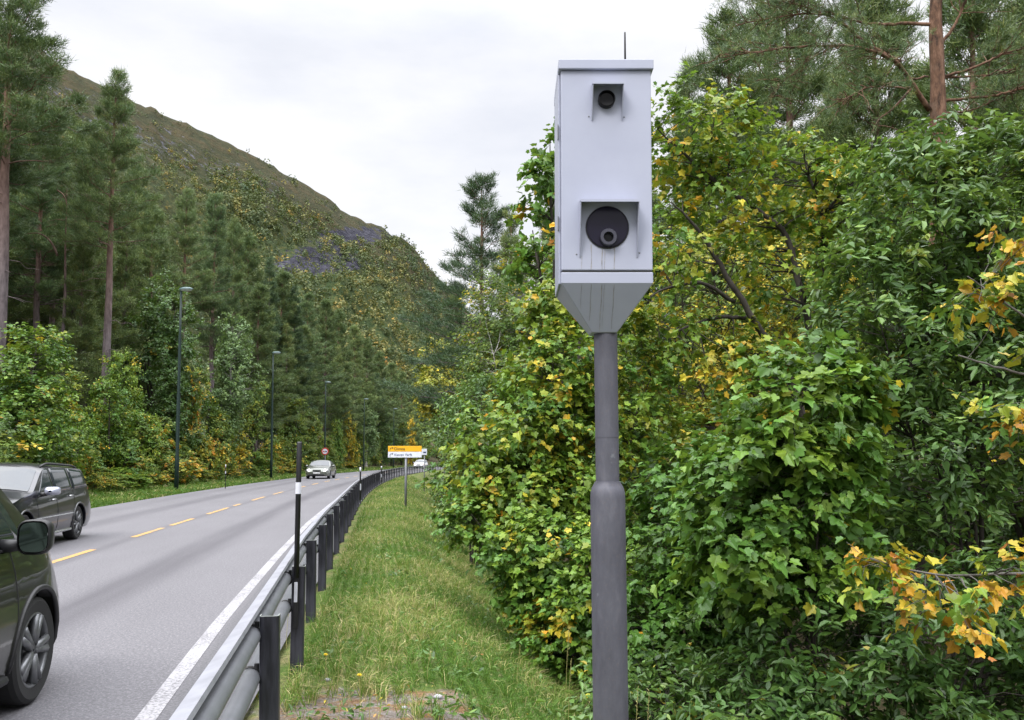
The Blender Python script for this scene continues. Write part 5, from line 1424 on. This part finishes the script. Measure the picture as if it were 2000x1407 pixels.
px_plant('maple_bush', 'dark maple bush standing right behind the grey pole', 'maple', 1330, 7.6,
         [EL(1320, 1090, 7.6, 120, 110, 0.5, 1.0), EL(1290, 1250, 7.4, 110, 130, 0.5, 1.2), EL(1410, 1190, 7.5, 110, 110, 0.5, 1.0), EL(1340, 960, 7.8, 100, 90, 0.4, 0.8), EL(1260, 1380, 7.2, 110, 80, 0.4, 0.8)],
         'maple', 0.07, 9500, seed=24, hue=0.22, hsd=0.06, yellow=0.02, nst=6, r0=0.02, clump_r=0.2, twigs=4, per=6)
S11 = [(P([(1620, 1080), (1600, 760), (1546, 464), (1503, 428), (1402, 360), (1352, 317), (1284, 252)], 11.0, 10.4), [0.06, 0.05, 0.036, 0.032, 0.026, 0.02, 0.008]),
       (P([(1640, 1080), (1615, 760), (1608, 560), (1611, 414), (1578, 345), (1570, 300)], 11.2, 11.0), [0.06, 0.045, 0.034, 0.028, 0.018, 0.008]),
       (P([(1600, 1080), (1570, 800), (1518, 693), (1473, 629), (1402, 513), (1360, 440), (1310, 395)], 10.8, 10.2), [0.065, 0.058, 0.05, 0.042, 0.032, 0.02, 0.008]),
       (P([(1454, 622), (1396, 619), (1340, 640), (1296, 660)], 10.6, 10.2), [0.028, 0.022, 0.016, 0.008]), (P([(1435, 590), (1370, 548), (1300, 562), (1270, 580)], 10.5, 10.0), [0.028, 0.022, 0.016, 0.008]),
       (P([(1402, 360), (1385, 300), (1395, 230)], 10.7, 10.5), [0.018, 0.012, 0.005]), (P([(1420, 372), (1425, 300), (1440, 260)], 10.7, 11.0), [0.016, 0.012, 0.005]),
       (P([(1611, 414), (1660, 360), (1720, 330)], 11.0, 11.2), [0.02, 0.014, 0.006]), (P([(1503, 428), (1450, 420), (1380, 440)], 10.8, 10.4), [0.018, 0.012, 0.005])]
px_plant('sycamore_tree', 'open sycamore with dark forking limbs and yellowing leaves right of the camera box', 'sycamore', 1610, 11.0,
         [EL(1330, 270, 10.6, 75, 75, 0.7, 1.0), EL(1420, 270, 10.8, 80, 75, 0.7, 1.0), EL(1420, 380, 10.8, 110, 70, 0.7, 1.0), EL(1560, 340, 11.0, 100, 70, 0.7, 1.0), EL(1640, 400, 11.0, 90, 90, 0.7, 1.0), EL(1330, 480, 10.4, 70, 80, 0.6, 0.6),
          EL(1530, 520, 11.0, 110, 80, 0.7, 0.8), EL(1330, 640, 10.4, 80, 60, 0.6, 0.5), EL(1420, 720, 10.5, 130, 70, 0.6, 0.9)],
         'maple', 0.082, 7200, stems=S11, seed=25, hue=0.44, hsd=0.09, yellow=0.12, clump_r=0.3, twigs=4, per=6)
px_plant('birch_tree', 'yellow leaved birch glowing behind the dark sycamore limbs', 'birch', 1480, 15.5,
         [EL(1420, 560, 15.5, 150, 120, 1.2, 1.2), EL(1370, 720, 15.5, 140, 110, 1.2, 1.2), EL(1540, 700, 15.5, 150, 150, 1.2, 1.4), EL(1480, 850, 15.3, 150, 90, 1.0, 0.8), EL(1600, 560, 15.8, 120, 120, 1.0, 0.7)],
         'birch', 0.075, 24000, seed=26, hue=0.46, hsd=0.1, yellow=0.32, yhue=0.7, nst=5, r0=0.05, clump_r=0.32, twigs=5, per=9)
px_plant('maple_bush', 'yellow spotted maple bush left of the grey pole', 'maple', 1130, 10.5,
         [EL(1090, 740, 10.6, 105, 85, 0.7, 1.0), EL(1010, 850, 10.4, 110, 80, 0.7, 1.1), EL(1120, 860, 10.4, 100, 110, 0.7, 1.1), EL(950, 905, 10.2, 75, 60, 0.5, 0.5), EL(1090, 980, 10.2, 120, 90, 0.7, 1.2), EL(1075, 610, 11.0, 45, 50, 0.4, 0.4), EL(1010, 960, 10.0, 90, 70, 0.6, 0.8), EL(1230, 760, 10.8, 80, 140, 0.6, 0.9)],
         'maple', 0.078, 15500, seed=27, hue=0.43, hsd=0.08, yellow=0.10, nst=8, r0=0.028, clump_r=0.28, twigs=4, per=6, droop=0.4)
px_plant('bramble_bush', 'tangled dark green bush leaning over the grass at the foot of the slope', 'bush', 1090, 9.0,
         [EL(1080, 1090, 9.0, 100, 80, 0.5, 1.0), EL(1000, 1060, 9.2, 90, 60, 0.5, 0.8), EL(1110, 1220, 8.6, 75, 90, 0.5, 1.0), EL(930, 1030, 9.6, 60, 40, 0.4, 0.4), EL(1180, 1180, 8.4, 80, 150, 0.5, 1.2), EL(1050, 1160, 9.0, 70, 60, 0.4, 0.6)],
         'maple', 0.066, 11000, seed=28, hue=0.32, hsd=0.08, yellow=0.06, nst=9, r0=0.014, clump_r=0.2, twigs=4, per=7)
px_plant('maple_tree', 'slim maple with drooping top beside the left wall of the camera box', 'maple', 1100, 13.0,
         [EL(1078, 300, 13.0, 18, 38, 0.3, 0.5), EL(1065, 350, 13.0, 26, 22, 0.35, 0.5), EL(1048, 405, 13.0, 22, 16, 0.3, 0.25), EL(1110, 380, 13.0, 30, 90, 0.4, 0.6), EL(1180, 500, 13.0, 90, 130, 0.7, 1.4), EL(1050, 510, 12.8, 50, 30, 0.5, 0.6)],
         'maple', 0.11, 1500, seed=29, hue=0.25, hsd=0.08, yellow=0.06, yhue=0.8, nst=4, r0=0.04, clump_r=0.3, twigs=4, per=6, droop=0.7,
         stems=[(P([(1110, 980), (1095, 700), (1082, 520), (1076, 400), (1074, 270)], 13.0), [0.07, 0.055, 0.035, 0.02, 0.006]), (P([(1110, 980), (1090, 700), (1055, 540), (1040, 450)], 13.0, 12.8), [0.06, 0.045, 0.025, 0.008]),
                (P([(1120, 980), (1130, 700), (1150, 480), (1135, 300)], 13.0), [0.06, 0.045, 0.025, 0.008])])
px_plant('birch_tree', 'pale grey green birch below the lone pine', 'birch', 985, 22.0,
         [EL(1010, 600, 22, 85, 85, 1.2, 1.1), EL(985, 690, 22, 75, 75, 1.2, 1.0), EL(950, 745, 22, 50, 50, 1.0, 0.6), EL(1050, 530, 22, 55, 55, 1.0, 0.6), EL(1010, 740, 21, 90, 60, 1.0, 0.8)],
         'birch', 0.095, 20000, seed=30, hue=0.30, hsd=0.09, yellow=0.06, nst=5, r0=0.06, clump_r=0.42, twigs=5, per=9, bark=BIRCHBARK)
px_plant('sallow', 'dull green sallow beyond the yellow spotted maple', 'sallow', 930, 19.0,
         [EL(950, 790, 19, 70, 55, 0.9, 1.0), EL(912, 850, 19, 55, 50, 0.8, 0.8), EL(975, 850, 18.5, 60, 60, 0.8, 0.7), EL(935, 935, 18.5, 60, 60, 0.8, 0.9)],
         'sallow', 0.105, 9000, seed=31, hue=0.2, hsd=0.07, yellow=0.03, nst=6, r0=0.03, clump_r=0.32, twigs=5, per=8)
px_plant('rowan_bush', 'brownish green bush hanging over the guard rail end beside the sign', 'bush', 868, 25.0,
         [EL(893, 900, 33, 44, 50, 0.9, 1.0), EL(878, 950, 33, 32, 34, 0.7, 0.7), EL(910, 985, 22, 50, 45, 0.7, 0.8), EL(880, 845, 28, 36, 36, 0.7, 0.5)],
         'farsallow', 0.10, 9000, seed=32, hue=0.3, hsd=0.1, yellow=0.10, nst=6, r0=0.025, clump_r=0.32, twigs=5, per=8)
px_plant('willow_tree', 'bright yellow green tree at the bend under the mountain foot', 'willow', 872, 72.0,
         [EL(858, 722, 72, 34, 50, 2.2, 1.0), EL(848, 770, 70, 30, 34, 2.0, 0.8), EL(888, 770, 70, 34, 50, 2.0, 1.0)],
         'far', 0.28, 11000, seed=33, hue=0.52, hsd=0.06, yellow=0.03, nst=4, r0=0.12, clump_r=0.9, twigs=5, per=9)
for a in [('rowan_tree', 'dark rowan deep behind the sallow on the right', 'rowan', 1760, 11.5, [EL(1700, 620, 11.5, 190, 170, 0.9, 1.3), EL(1920, 560, 11.5, 170, 200, 0.9, 1.4), EL(1850, 850, 11.5, 230, 200, 0.9, 1.6), EL(2100, 700, 11.5, 170, 350, 0.9, 1.4)], 'farmaple', 0.11, 9500, dict(seed=41, hue=0.2, yellow=0.05)),
          ('hazel_bush', 'shadowed hazel bush deep behind the maple sapling', 'hazel', 1400, 12.5, [EL(1340, 900, 12.5, 170, 120, 1.0, 1.2), EL(1560, 920, 12.5, 180, 130, 1.0, 1.2), EL(1450, 1060, 12.0, 250, 110, 1.0, 1.2), EL(1240, 950, 13.0, 120, 160, 1.0, 1.0)], 'farmaple', 0.11, 9000, dict(seed=42, hue=0.34, yellow=0.06)),
          ('hazel_bush', 'dense hazel bush behind the camera pole beyond the maples', 'hazel', 1180, 15.0, [EL(1170, 660, 15, 140, 160, 1.2, 1.2), EL(1080, 860, 15, 150, 130, 1.2, 1.0), EL(1230, 880, 15, 150, 160, 1.2, 1.2), EL(1000, 950, 15, 130, 90, 1.0, 0.8)], 'farmaple', 0.13, 9000, dict(seed=43, hue=0.45, yellow=0.08)),
          ('birch_tree', 'tall dusky birch behind the sycamore crown', 'birch', 1330, 20.0, [EL(1310, 430, 20, 130, 140, 1.6, 1.0), EL(1460, 420, 20, 140, 110, 1.6, 0.8), EL(1250, 620, 20, 150, 150, 1.6, 1.0), EL(1640, 480, 20, 140, 160, 1.6, 1.0)], 'birch', 0.12, 11000, dict(seed=44, hue=0.28, yellow=0.05)),
          ('sallow', 'leafy sallow standing just beyond the right edge behind the orange maple', 'sallow', 2330, 7.0, [EL(2260, 800, 7.0, 190, 300, 0.8, 1.5), EL(2420, 900, 7.2, 200, 330, 0.9, 1.5), EL(2250, 1250, 6.6, 220, 180, 0.7, 1.3), EL(2480, 1280, 6.8, 220, 180, 0.8, 1.0)], 'sallow', 0.09, 14000, dict(seed=46, hue=0.28, yellow=0.02)),
          ('bramble_bush', 'low bramble along the ditch under the maple sapling', 'bush', 1420, 6.6, [EL(1330, 1390, 6.4, 170, 80, 0.4, 1.0), EL(1500, 1260, 6.9, 150, 110, 0.4, 1.0), EL(1230, 1420, 6.2, 90, 60, 0.3, 0.6)], 'sallow', 0.075, 5200, dict(seed=45, hue=0.2, yellow=0.04))]:
    px_plant(a[0], a[1], a[2], a[3], a[4], a[5], a[6], a[7], a[8], nst=7, r0=0.03, clump_r=0.3, twigs=5, per=8, hsd=0.08, **a[9])
# the autumn maple that reaches in from the right
px_plant('maple_tree', 'orange and yellow maple branches reaching in from the right edge', 'maple', 2170, 4.9,
         [EL(1715, 1105, 4.6, 45, 26, 0.18, 0.9), EL(1790, 1160, 4.6, 60, 34, 0.2, 1.1), EL(1880, 1150, 4.6, 70, 40, 0.22, 1.2), EL(1965, 1130, 4.6, 55, 50, 0.25, 1.2), EL(1860, 1215, 4.5, 60, 25, 0.15, 0.5), EL(1975, 810, 4.7, 50, 45, 0.2, 0.9), EL(1905, 575, 4.8, 50, 30, 0.2, 0.8),
          EL(1965, 610, 4.8, 45, 50, 0.25, 1.0), EL(1990, 460, 4.8, 30, 45, 0.2, 0.6), EL(1795, 575, 4.8, 16, 16, 0.1, 0.15), EL(2080, 700, 4.8, 70, 200, 0.35, 1.6), EL(2090, 1050, 4.7, 70, 120, 0.3, 1.2), EL(2190, 480, 4.9, 90, 170, 0.45, 2.6), EL(2230, 850, 5.0, 110, 200, 0.5, 2.6)],
         'maple', 0.06, 1500, seed=34, hue=0.60, hsd=0.15, yellow=0.28, yhue=0.86, clump_r=0.15, twigs=3, per=4, droop=0.7, shell=0.1, bark=GREYBARK,
         stems=[(P([(2170, 1560), (2150, 1200), (2120, 900), (2090, 600), (2060, 380)], 4.9), [0.035, 0.03, 0.022, 0.014, 0.006]),
                (P([(2140, 1180), (2040, 1118), (1960, 1122), (1850, 1126), (1760, 1112), (1700, 1090)], 4.8, 4.6), [0.014, 0.010, 0.008, 0.006, 0.005, 0.003]),
                (P([(2110, 850), (2040, 740), (1960, 722), (1872, 695)], 4.9, 4.8), [0.012, 0.009, 0.007, 0.005]), (P([(2100, 700), (2030, 640), (1960, 590), (1890, 540)], 4.9, 4.8), [0.012, 0.008, 0.006, 0.003]),
                (P([(2110, 900), (2040, 830), (1950, 800)], 4.8, 4.7), [0.010, 0.007, 0.003])])

# ------------------------------------------------------------------ left roadside shrubs
def proto(seed, leaf, size, n, hue, yellow=0.03, hsd=0.08, bark=BARK, tall=1.0, yhue=0.7, lobes=7, twigs=5, per=9, clump=0.42, rnd=False):
    """a bush about 5 m tall and 4 m wide (times tall), to be scaled"""
    rng = np.random.default_rng(seed)
    E = []
    for i in range(lobes):
        a = rng.uniform(0, 6.28); f = i / (lobes - 1); z = (0.9 + 3.3 * f) * tall; rr = 1.5 * (1 - 0.75 * f) * rng.uniform(0.5, 1.0)
        s = (1.25 - 0.55 * f) * rng.uniform(0.8, 1.15)
        if rnd: rr = 1.25 * math.sqrt(max(0.03, 1 - (2 * f - 0.85) ** 2 * 0.8)) * rng.uniform(0.7, 1.05); s = rng.uniform(0.95, 1.3)
        E.append((np.array([math.cos(a) * rr, math.sin(a) * rr, z]), np.array([s, s, s * 0.85 * (0.5 + 0.5 * tall)]), s * s))
    S = []
    for i in range(5):
        c = E[(i * 2 + 1) % lobes][0]; S.append((np.array([[0.15 * math.cos(i), 0.15 * math.sin(i), -0.2], c * np.array([0.3, 0.3, 0.4]), c * np.array([0.75, 0.75, 0.8]), c + np.array([0, 0, 0.5])]), np.array([0.07, 0.05, 0.03, 0.01]) * tall))
    return broadleaf(seed, S, E, leaf, size, n, hue=hue, hsd=hsd, yellow=yellow, yhue=yhue, clump_r=clump, twigs=twigs, per=per, bark=bark, shell=0.45)
PR = dict(lime=proto(201, 'farmaple', 0.12, 17000, 0.36, 0.03), limeb=proto(211, 'farmaple', 0.14, 10500, 0.38, 0.05),
          pale=proto(202, 'pale', 0.17, 17000, 0.3, 0.0, 0.07, BIRCHBARK, 1.9, clump=0.5, rnd=True, lobes=11), dark=proto(203, 'farsallow', 0.16, 15000, 0.25, 0.005, 0.06, tall=1.7, clump=0.5, rnd=True, lobes=11),
          brown=proto(204, 'far', 0.16, 9000, 0.38, 0.16, 0.12, yhue=0.88), gold=proto(205, 'far', 0.17, 7500, 0.48, 0.5, 0.1, yhue=0.74), mid=proto(206, 'far', 0.15, 11000, 0.30, 0.05, 0.08, tall=1.3))
def clear_of_verge(px, Y, umin):
    while px < 870 and (px - 1000) / FPX * Y - float(line_x(Y)) > umin and Y < 400: Y += 1.0
    return Y
def shrub(px, topy, Y, wpx, kind, label, group=None, name='bush', cat='bush', seed=0):
    if 0 < px < 870 and cat != 'scrub': Y = clear_of_verge(px, Y, -13.3)
    x = (px - 1000) / FPX * Y; g = float(ground(x, Y)) - 0.05
    tall = dict(pale=1.9, dark=1.7, mid=1.3).get(kind, 1.0)
    tm, cm = PR[kind]
    h = at(px, topy, Y)[2] - g; rng = np.random.default_rng(int(px * 3 + Y * 11 + seed) + 9000)
    return put_tree(name, label, cat, group, (x, Y, g), tm, cm, rng.uniform(0, 6.28), wpx / FPX * Y / 4.2, h / (0.6 + 4.35 * tall))
for a in [
    (50, 628, 29, 300, 'lime', 'large lime green maple bush above the black estate car', 'maple_bush', 'maple'),
    (-120, 600, 26, 320, 'mid', 'green bush beyond the left edge behind the cars', 'bush', 'bush'),
    (150, 800, 27, 130, 'limeb', 'bright green maple bush touching the rear of the black estate car', 'maple_bush', 'maple'),
    (215, 735, 38, 150, 'limeb', 'bush with orange tinted tips below the lone tall pine trunk', 'bush', 'bush'),
    (245, 680, 47, 150, 'lime', 'yellow green bush left of the nearest street lamp', 'bush', 'bush'),
    (312, 566, 58, 150, 'dark', 'tall dark willow directly left of the nearest street lamp head', 'willow_tree', 'willow'),
    (450, 630, 62, 120, 'pale', 'pale green rounded birch between the two nearest street lamps', 'birch_tree', 'birch'),
    (375, 715, 52, 110, 'brown', 'bush with rusty orange leaves right of the nearest street lamp pole', 'bush', 'bush'),
    (300, 812, 41, 150, 'brown', 'brown green bush at the foot of the nearest street lamp', 'bush', 'bush'),
    (452, 815, 55, 95, 'gold', 'golden yellow bush left of the second street lamp', 'bush', 'bush'),
    (395, 850, 49, 110, 'brown', 'low brownish bush behind the left verge snow pole', 'bush', 'bush'),
    (505, 740, 66, 80, 'mid', 'green bush directly left of the second street lamp pole', 'bush', 'bush'),
    (570, 770, 74, 95, 'mid', 'green bush directly right of the second street lamp pole', 'bush', 'bush'),
    (610, 800, 84, 70, 'mid', 'dark green bush left of the no overtaking sign', 'bush', 'bush'),
    (682, 792, 96, 48, 'gold', 'yellow bush right of the no overtaking sign', 'bush', 'bush'),
    (655, 815, 90, 45, 'lime', 'small light green tree just right of the no overtaking sign', 'bush', 'bush'),
    (225, 880, 33, 150, 'limeb', 'low green bush right of the black estate car on the verge', 'bush', 'bush'),
]:
    shrub(a[0], a[1], a[2], a[3], a[4], a[5], None, a[6], a[7])
for i, (px, ty, Y, w, kd) in enumerate([(716, 790, 112, 50, 'pale'), (745, 800, 128, 45, 'dark'), (700, 830, 105, 50, 'mid'), (735, 845, 118, 40, 'mid'), (765, 830, 138, 40, 'dark'), (785, 820, 158, 40, 'mid'), (800, 810, 172, 40, 'gold'), (815, 825, 185, 40, 'mid'),
                                         (540, 850, 70, 80, 'brown'), (640, 850, 88, 60, 'mid'), (590, 850, 78, 70, 'mid'), (340, 740, 56, 100, 'dark'), (410, 760, 60, 90, 'mid'), (120, 720, 40, 160, 'mid'), (0, 780, 32, 170, 'limeb'), (350, 860, 44, 90, 'mid'), (-40, 850, 24, 170, 'mid'), (270, 800, 44, 110, 'mid'), (835, 830, 200, 45, 'mid'), (855, 840, 215, 50, 'mid')]):
    shrub(px, ty, Y, w, kd, 'mixed green roadside bush among others along the left wood edge', 'bushes along the left wood edge', seed=i)
rng0 = np.random.default_rng(77)
for i, Y in enumerate(np.concatenate([np.arange(19, 60, 2.2), np.arange(60, 130, 5.0)])):
    x = float(line_x(Y)) - 12.4 - rng0.uniform(0, 0.7); px = 1000 + x / Y * FPX
    h = rng0.uniform(0.9, 2.0); g = float(ground(x, Y))
    shrub(px, 897 - (g + h - HC) / Y * FPX, Y, rng0.uniform(1.7, 2.8) / Y * FPX, ['brown', 'mid', 'limeb', 'brown'][i % 4], 'knee to chest high scrub where the left verge meets the wood', 'low scrub edging the left verge', 'scrub_bush', 'scrub', seed=i)

# right hand wood further back and along the bend
for i, (px, ty, Y, w, kd) in enumerate([(1000, 560, 34, 160, 'mid'), (1100, 520, 30, 200, 'mid'), (995, 690, 36, 100, 'dark'), (920, 850, 34, 80, 'mid'), (1230, 420, 28, 260, 'dark'), (1450, 420, 26, 280, 'mid'), (1680, 380, 22, 330, 'dark'), (1900, 380, 20, 360, 'dark'), (2120, 350, 18, 380, 'dark'), (2050, 700, 13, 420, 'dark'), (1620, 640, 17, 360, 'dark')]):
    shrub(px, ty, Y, w, kd, 'green tree deep in the thicket behind the right hand bushes', 'trees deep in the right hand thicket', 'thicket_tree', 'tree', seed=i + 90)

# ------------------------------------------------------------------ grass
def grass_patch(name, label, seed, n, ulo, uhi, ylo, yhi, power, hmin, hmax, base_hue, wide, dirt=True):
    rng = np.random.default_rng(seed)
    t = rng.random(n)
    Y = (ylo ** (1 - power) + t * (yhi ** (1 - power) - ylo ** (1 - power))) ** (1 / (1 - power))
    U = rng.uniform(ulo, uhi, n)
    # blades gather in tussocks
    cu = np.round(U / 0.11) * 0.11; cy = np.round(Y / 0.13) * 0.13
    hsh = np.abs(np.sin(cu * 127.1 + cy * 311.7) * 43758.5) % 1
    U = U + (cu - U) * 0.35; Y = Y + (cy - Y) * 0.35
    X = U + line_x(Y); Z = ground(X, Y) + np.where((U > -0.5) & (U < 12), np.sin(X * 2.1 + Y * 0.7) * np.sin(Y * 1.7 - X * 0.9) * 0.02, 0)
    keep = np.ones(n, bool)
    if dirt:
        d = np.exp(-((U - 0.06) / 1.05) ** 2 - ((Y - 4.95) / 1.0) ** 2) * 1.12 + np.exp(-((U + 0.3) / 0.25) ** 2 - ((Y - 5.0) / 0.7) ** 2) * 0.5
        wob = 0.25 * (np.sin(U * 9 + Y * 3) + np.sin(U * 5 - Y * 8 + 1))
        keep = rng.random(n) > np.clip((d + wob * 0.9 - 0.33) * 1.7, 0, 0.975)
    X, Y, Z, U, hsh = X[keep], Y[keep], Z[keep], U[keep], hsh[keep]
    m = len(X); big = np.sin(X * 1.9 + Y * 0.8) * np.sin(Y * 0.9 - X * 1.3 + 2)
    fine = np.sin(X * 7 + Y * 3.1) * np.sin(Y * 4.3 - X * 5)
    L = rng.uniform(hmin, hmax, m) * (0.65 + 0.7 * hsh) * (1 + 0.3 * big)
    dry = rng.random(m) < np.clip((0.24 if dirt else 0.08) + 0.26 * big + 0.15 * fine, 0.03, 0.75)
    hue = np.where(dry, rng.uniform(0.55, 1.0, m), base_hue + 0.12 * big + rng.normal(0, 0.10, m) + 0.15 * (hsh - 0.5))
    az = rng.uniform(0, 6.28, m); ln = rng.uniform(0.1, 0.75, m)
    d = np.column_stack([np.cos(az) * ln, np.sin(az) * ln, np.ones(m)])
    bend = np.column_stack([np.cos(az), np.sin(az), -0.25 * np.ones(m)]) * rng.uniform(0.1, 0.9, m)[:, None] + np.array([0.18, -0.08, -0.1])
    w = wide * (0.75 + 0.05 * Y) * rng.uniform(0.6, 1.3, m)
    me = blades_mesh(name, np.column_stack([X, Y, Z - 0.01]), d, L, w, hue, GRASS, bend)
    tag(link(bpy.data.objects.new(name, me)), label, 'grass', kind='stuff')
grass_patch('grass', 'green and straw coloured grass on the slope beside the guard rail', 1, 210000, -0.62, 2.7, 2.3, 75, 1.55, 0.07, 0.17, 0.24, 0.0042)
grass_patch('grass', 'bright green grass strip between the far road edge and the wood', 2, 90000, -12.6, -9.05, 13, 190, 1.5, 0.08, 0.24, 0.16, 0.011, False)

def clutter():
    rng = np.random.default_rng(9)
    # broad weed leaves and fallen leaves
    n = 900; U = rng.uniform(-0.5, 2.0, n); Y = 3.2 + 14 * rng.random(n) ** 1.6
    cl = np.sin(U * 4.1 + Y * 2.3) * np.sin(Y * 1.9 - U * 3) > 0.25
    U, Y = U[cl], Y[cl]; m = len(U); k = 6
    U = np.repeat(U, k) + rng.normal(0, 0.05, m * k); Y = np.repeat(Y, k) + rng.normal(0, 0.05, m * k)
    X = U + line_x(Y); Z = ground(X, Y) + rng.uniform(0.02, 0.09, m * k)
    me = leaves_mesh('weeds', np.column_stack([X, Y, Z]), rng.normal(size=(m * k, 3)), np.array([0, 0, 1.0]) + rng.normal(0, 0.4, (m * k, 3)), rng.uniform(0.03, 0.075, m * k), 'oval', 0.28 + rng.normal(0, 0.08, m * k), SALLOW)
    tag(link(bpy.data.objects.new('weeds', me)), 'broad leaved weeds scattered through the slope grass', 'weeds', kind='stuff')
    n = 420; U = np.concatenate([rng.normal(0.15, 0.5, n // 2), rng.uniform(-0.5, 2.0, n - n // 2)]); Y = np.concatenate([rng.normal(4.4, 0.7, n // 2), 3.2 + 9 * rng.random(n - n // 2)])
    X = U + line_x(Y); Z = ground(X, Y) + 0.02
    me = leaves_mesh('fallen_leaves', np.column_stack([X, Y, Z]), rng.normal(size=(n, 3)), np.array([0, 0, 1.0]) + rng.normal(0, 0.3, (n, 3)), rng.uniform(0.012, 0.04, n), 'oval', rng.uniform(0.75, 1.0, n), SALLOW)
    tag(link(bpy.data.objects.new('fallen_leaves', me)), 'small brown and yellow leaves fallen on the bare earth', 'fallen leaves', kind='stuff')
    # a few pebbles in the bare patch
    P_ = [(855, 1363, 0.022), (640, 1330, 0.017), (790, 1385, 0.015), (930, 1375, 0.014)]
    for i, (px, py, r) in enumerate(P_):
        Y = 4.7 - i * 0.15; q = at(px, py, Y); z = float(ground(q[0], q[1]))
        d = (HC - z) / (HC - q[2]); q = np.array([0, 0, HC]) + (q - np.array([0, 0, HC])) * d
        mb = MB(); a1 = np.linspace(0.01, math.pi - 0.01, 7); a2 = np.linspace(0, 2 * math.pi, 13)
        rr = np.random.default_rng(i)
        wv = rr.uniform(0.8, 1.2, (7, 13)); wv[:, -1] = wv[:, 0]
        G = np.array([[(r * 1.3 * math.sin(u) * math.cos(v) * wv[ia, ib], r * math.sin(u) * math.sin(v) * wv[ia, ib], r * 0.8 * math.cos(u)) for ib, v in enumerate(a2)] for ia, u in enumerate(a1)])
        o = mb.grid(G).obj('pebble', M['stone'], smooth=True); o.location = (q[0], q[1], float(ground(q[0], q[1])) + r * 0.4)
        tag(o, ['pale rounded pebble on the bare earth, largest of four', 'grey pebble near the guard rail post', 'small pebble at the lower edge of the bare earth', 'small pebble in the straw right of the bare earth'][i], 'pebble', 'pebbles on the bare earth')
    # two dandelions
    for px, py, Y, lab in ((636, 1281, 5.9, 'yellow dandelion flower standing in green grass behind the second rail post'), (702, 1321, 5.2, 'pale yellow dandelion flower at the edge of the bare earth')):
        q = at(px, py, Y); z = float(ground(q[0], q[1]))
        root = empty('dandelion', (q[0], q[1], z)); tag(root, lab, 'flower')
        h = max(0.06, q[2] - z)
        MB().tube([(0, 0, 0), (0.005, 0, h * 0.5), (0, 0, h)], 0.002, 6).obj('stalk', M['stalk'], root)
        mb = MB()
        for j in range(18):
            a = j * 2.4; el = 0.25 + 0.9 * (j / 18)
            dv = np.array([math.cos(a) * math.cos(el), math.sin(a) * math.cos(el), math.sin(el)]); sd_ = np.array([-math.sin(a), math.cos(a), 0]) * 0.0035
            mb.add([np.array([0, 0, h]) - sd_ * 0.5, np.array([0, 0, h]) + sd_ * 0.5, np.array([0, 0, h]) + dv * 0.017 + sd_, np.array([0, 0, h]) + dv * 0.017 - sd_], [(0, 1, 2, 3)])
        mb.obj('bloom', M['petal'], root)
    # tall dry grass stalks
    spots = [(722, 1390, 1340, 5.0), (1110, 1380, 1290, 6.2), (1105, 1330, 1230, 6.6), (1240, 1400, 1345, 5.6), (1262, 1400, 1350, 5.7), (905, 1260, 1215, 8.2), (660, 1320, 1270, 5.6), (1010, 1330, 1262, 6.8), (560, 1230, 1180, 7.2), (835, 1330, 1275, 6.0)]
    for i, (px, y0, y1, Y) in enumerate(spots):
        q = at(px, y0, Y); z = float(ground(q[0], q[1])); t = at(px + 6, y1, Y)
        pts = np.array([[q[0], q[1], z], [(q[0] + t[0]) / 2 - 0.01, Y, (z + t[2]) / 2], [t[0], Y, t[2]]])
        mb = MB().tube(bez(pts[0], pts[2], np.array([-0.015, 0, 0]), 6), np.linspace(0.0022, 0.001, 6), 5)
        rr = np.random.default_rng(i)
        for f in np.linspace(0.72, 1.0, 9):
            c = pts[0] + (pts[2] - pts[0]) * f; dv = np.array([rr.normal(0, 0.5), rr.normal(0, 0.5), 1.0]) * 0.016
            mb.tube(np.stack([c, c + dv * 0.6, c + dv]), [0.0012, 0.0024, 0.0006], 4)
        tag(mb.obj('grass_stalk', M['stalk']), 'tall dry grass stalk standing above the slope grass', 'grass stalk', 'dry grass stalks on the slope')
clutter()
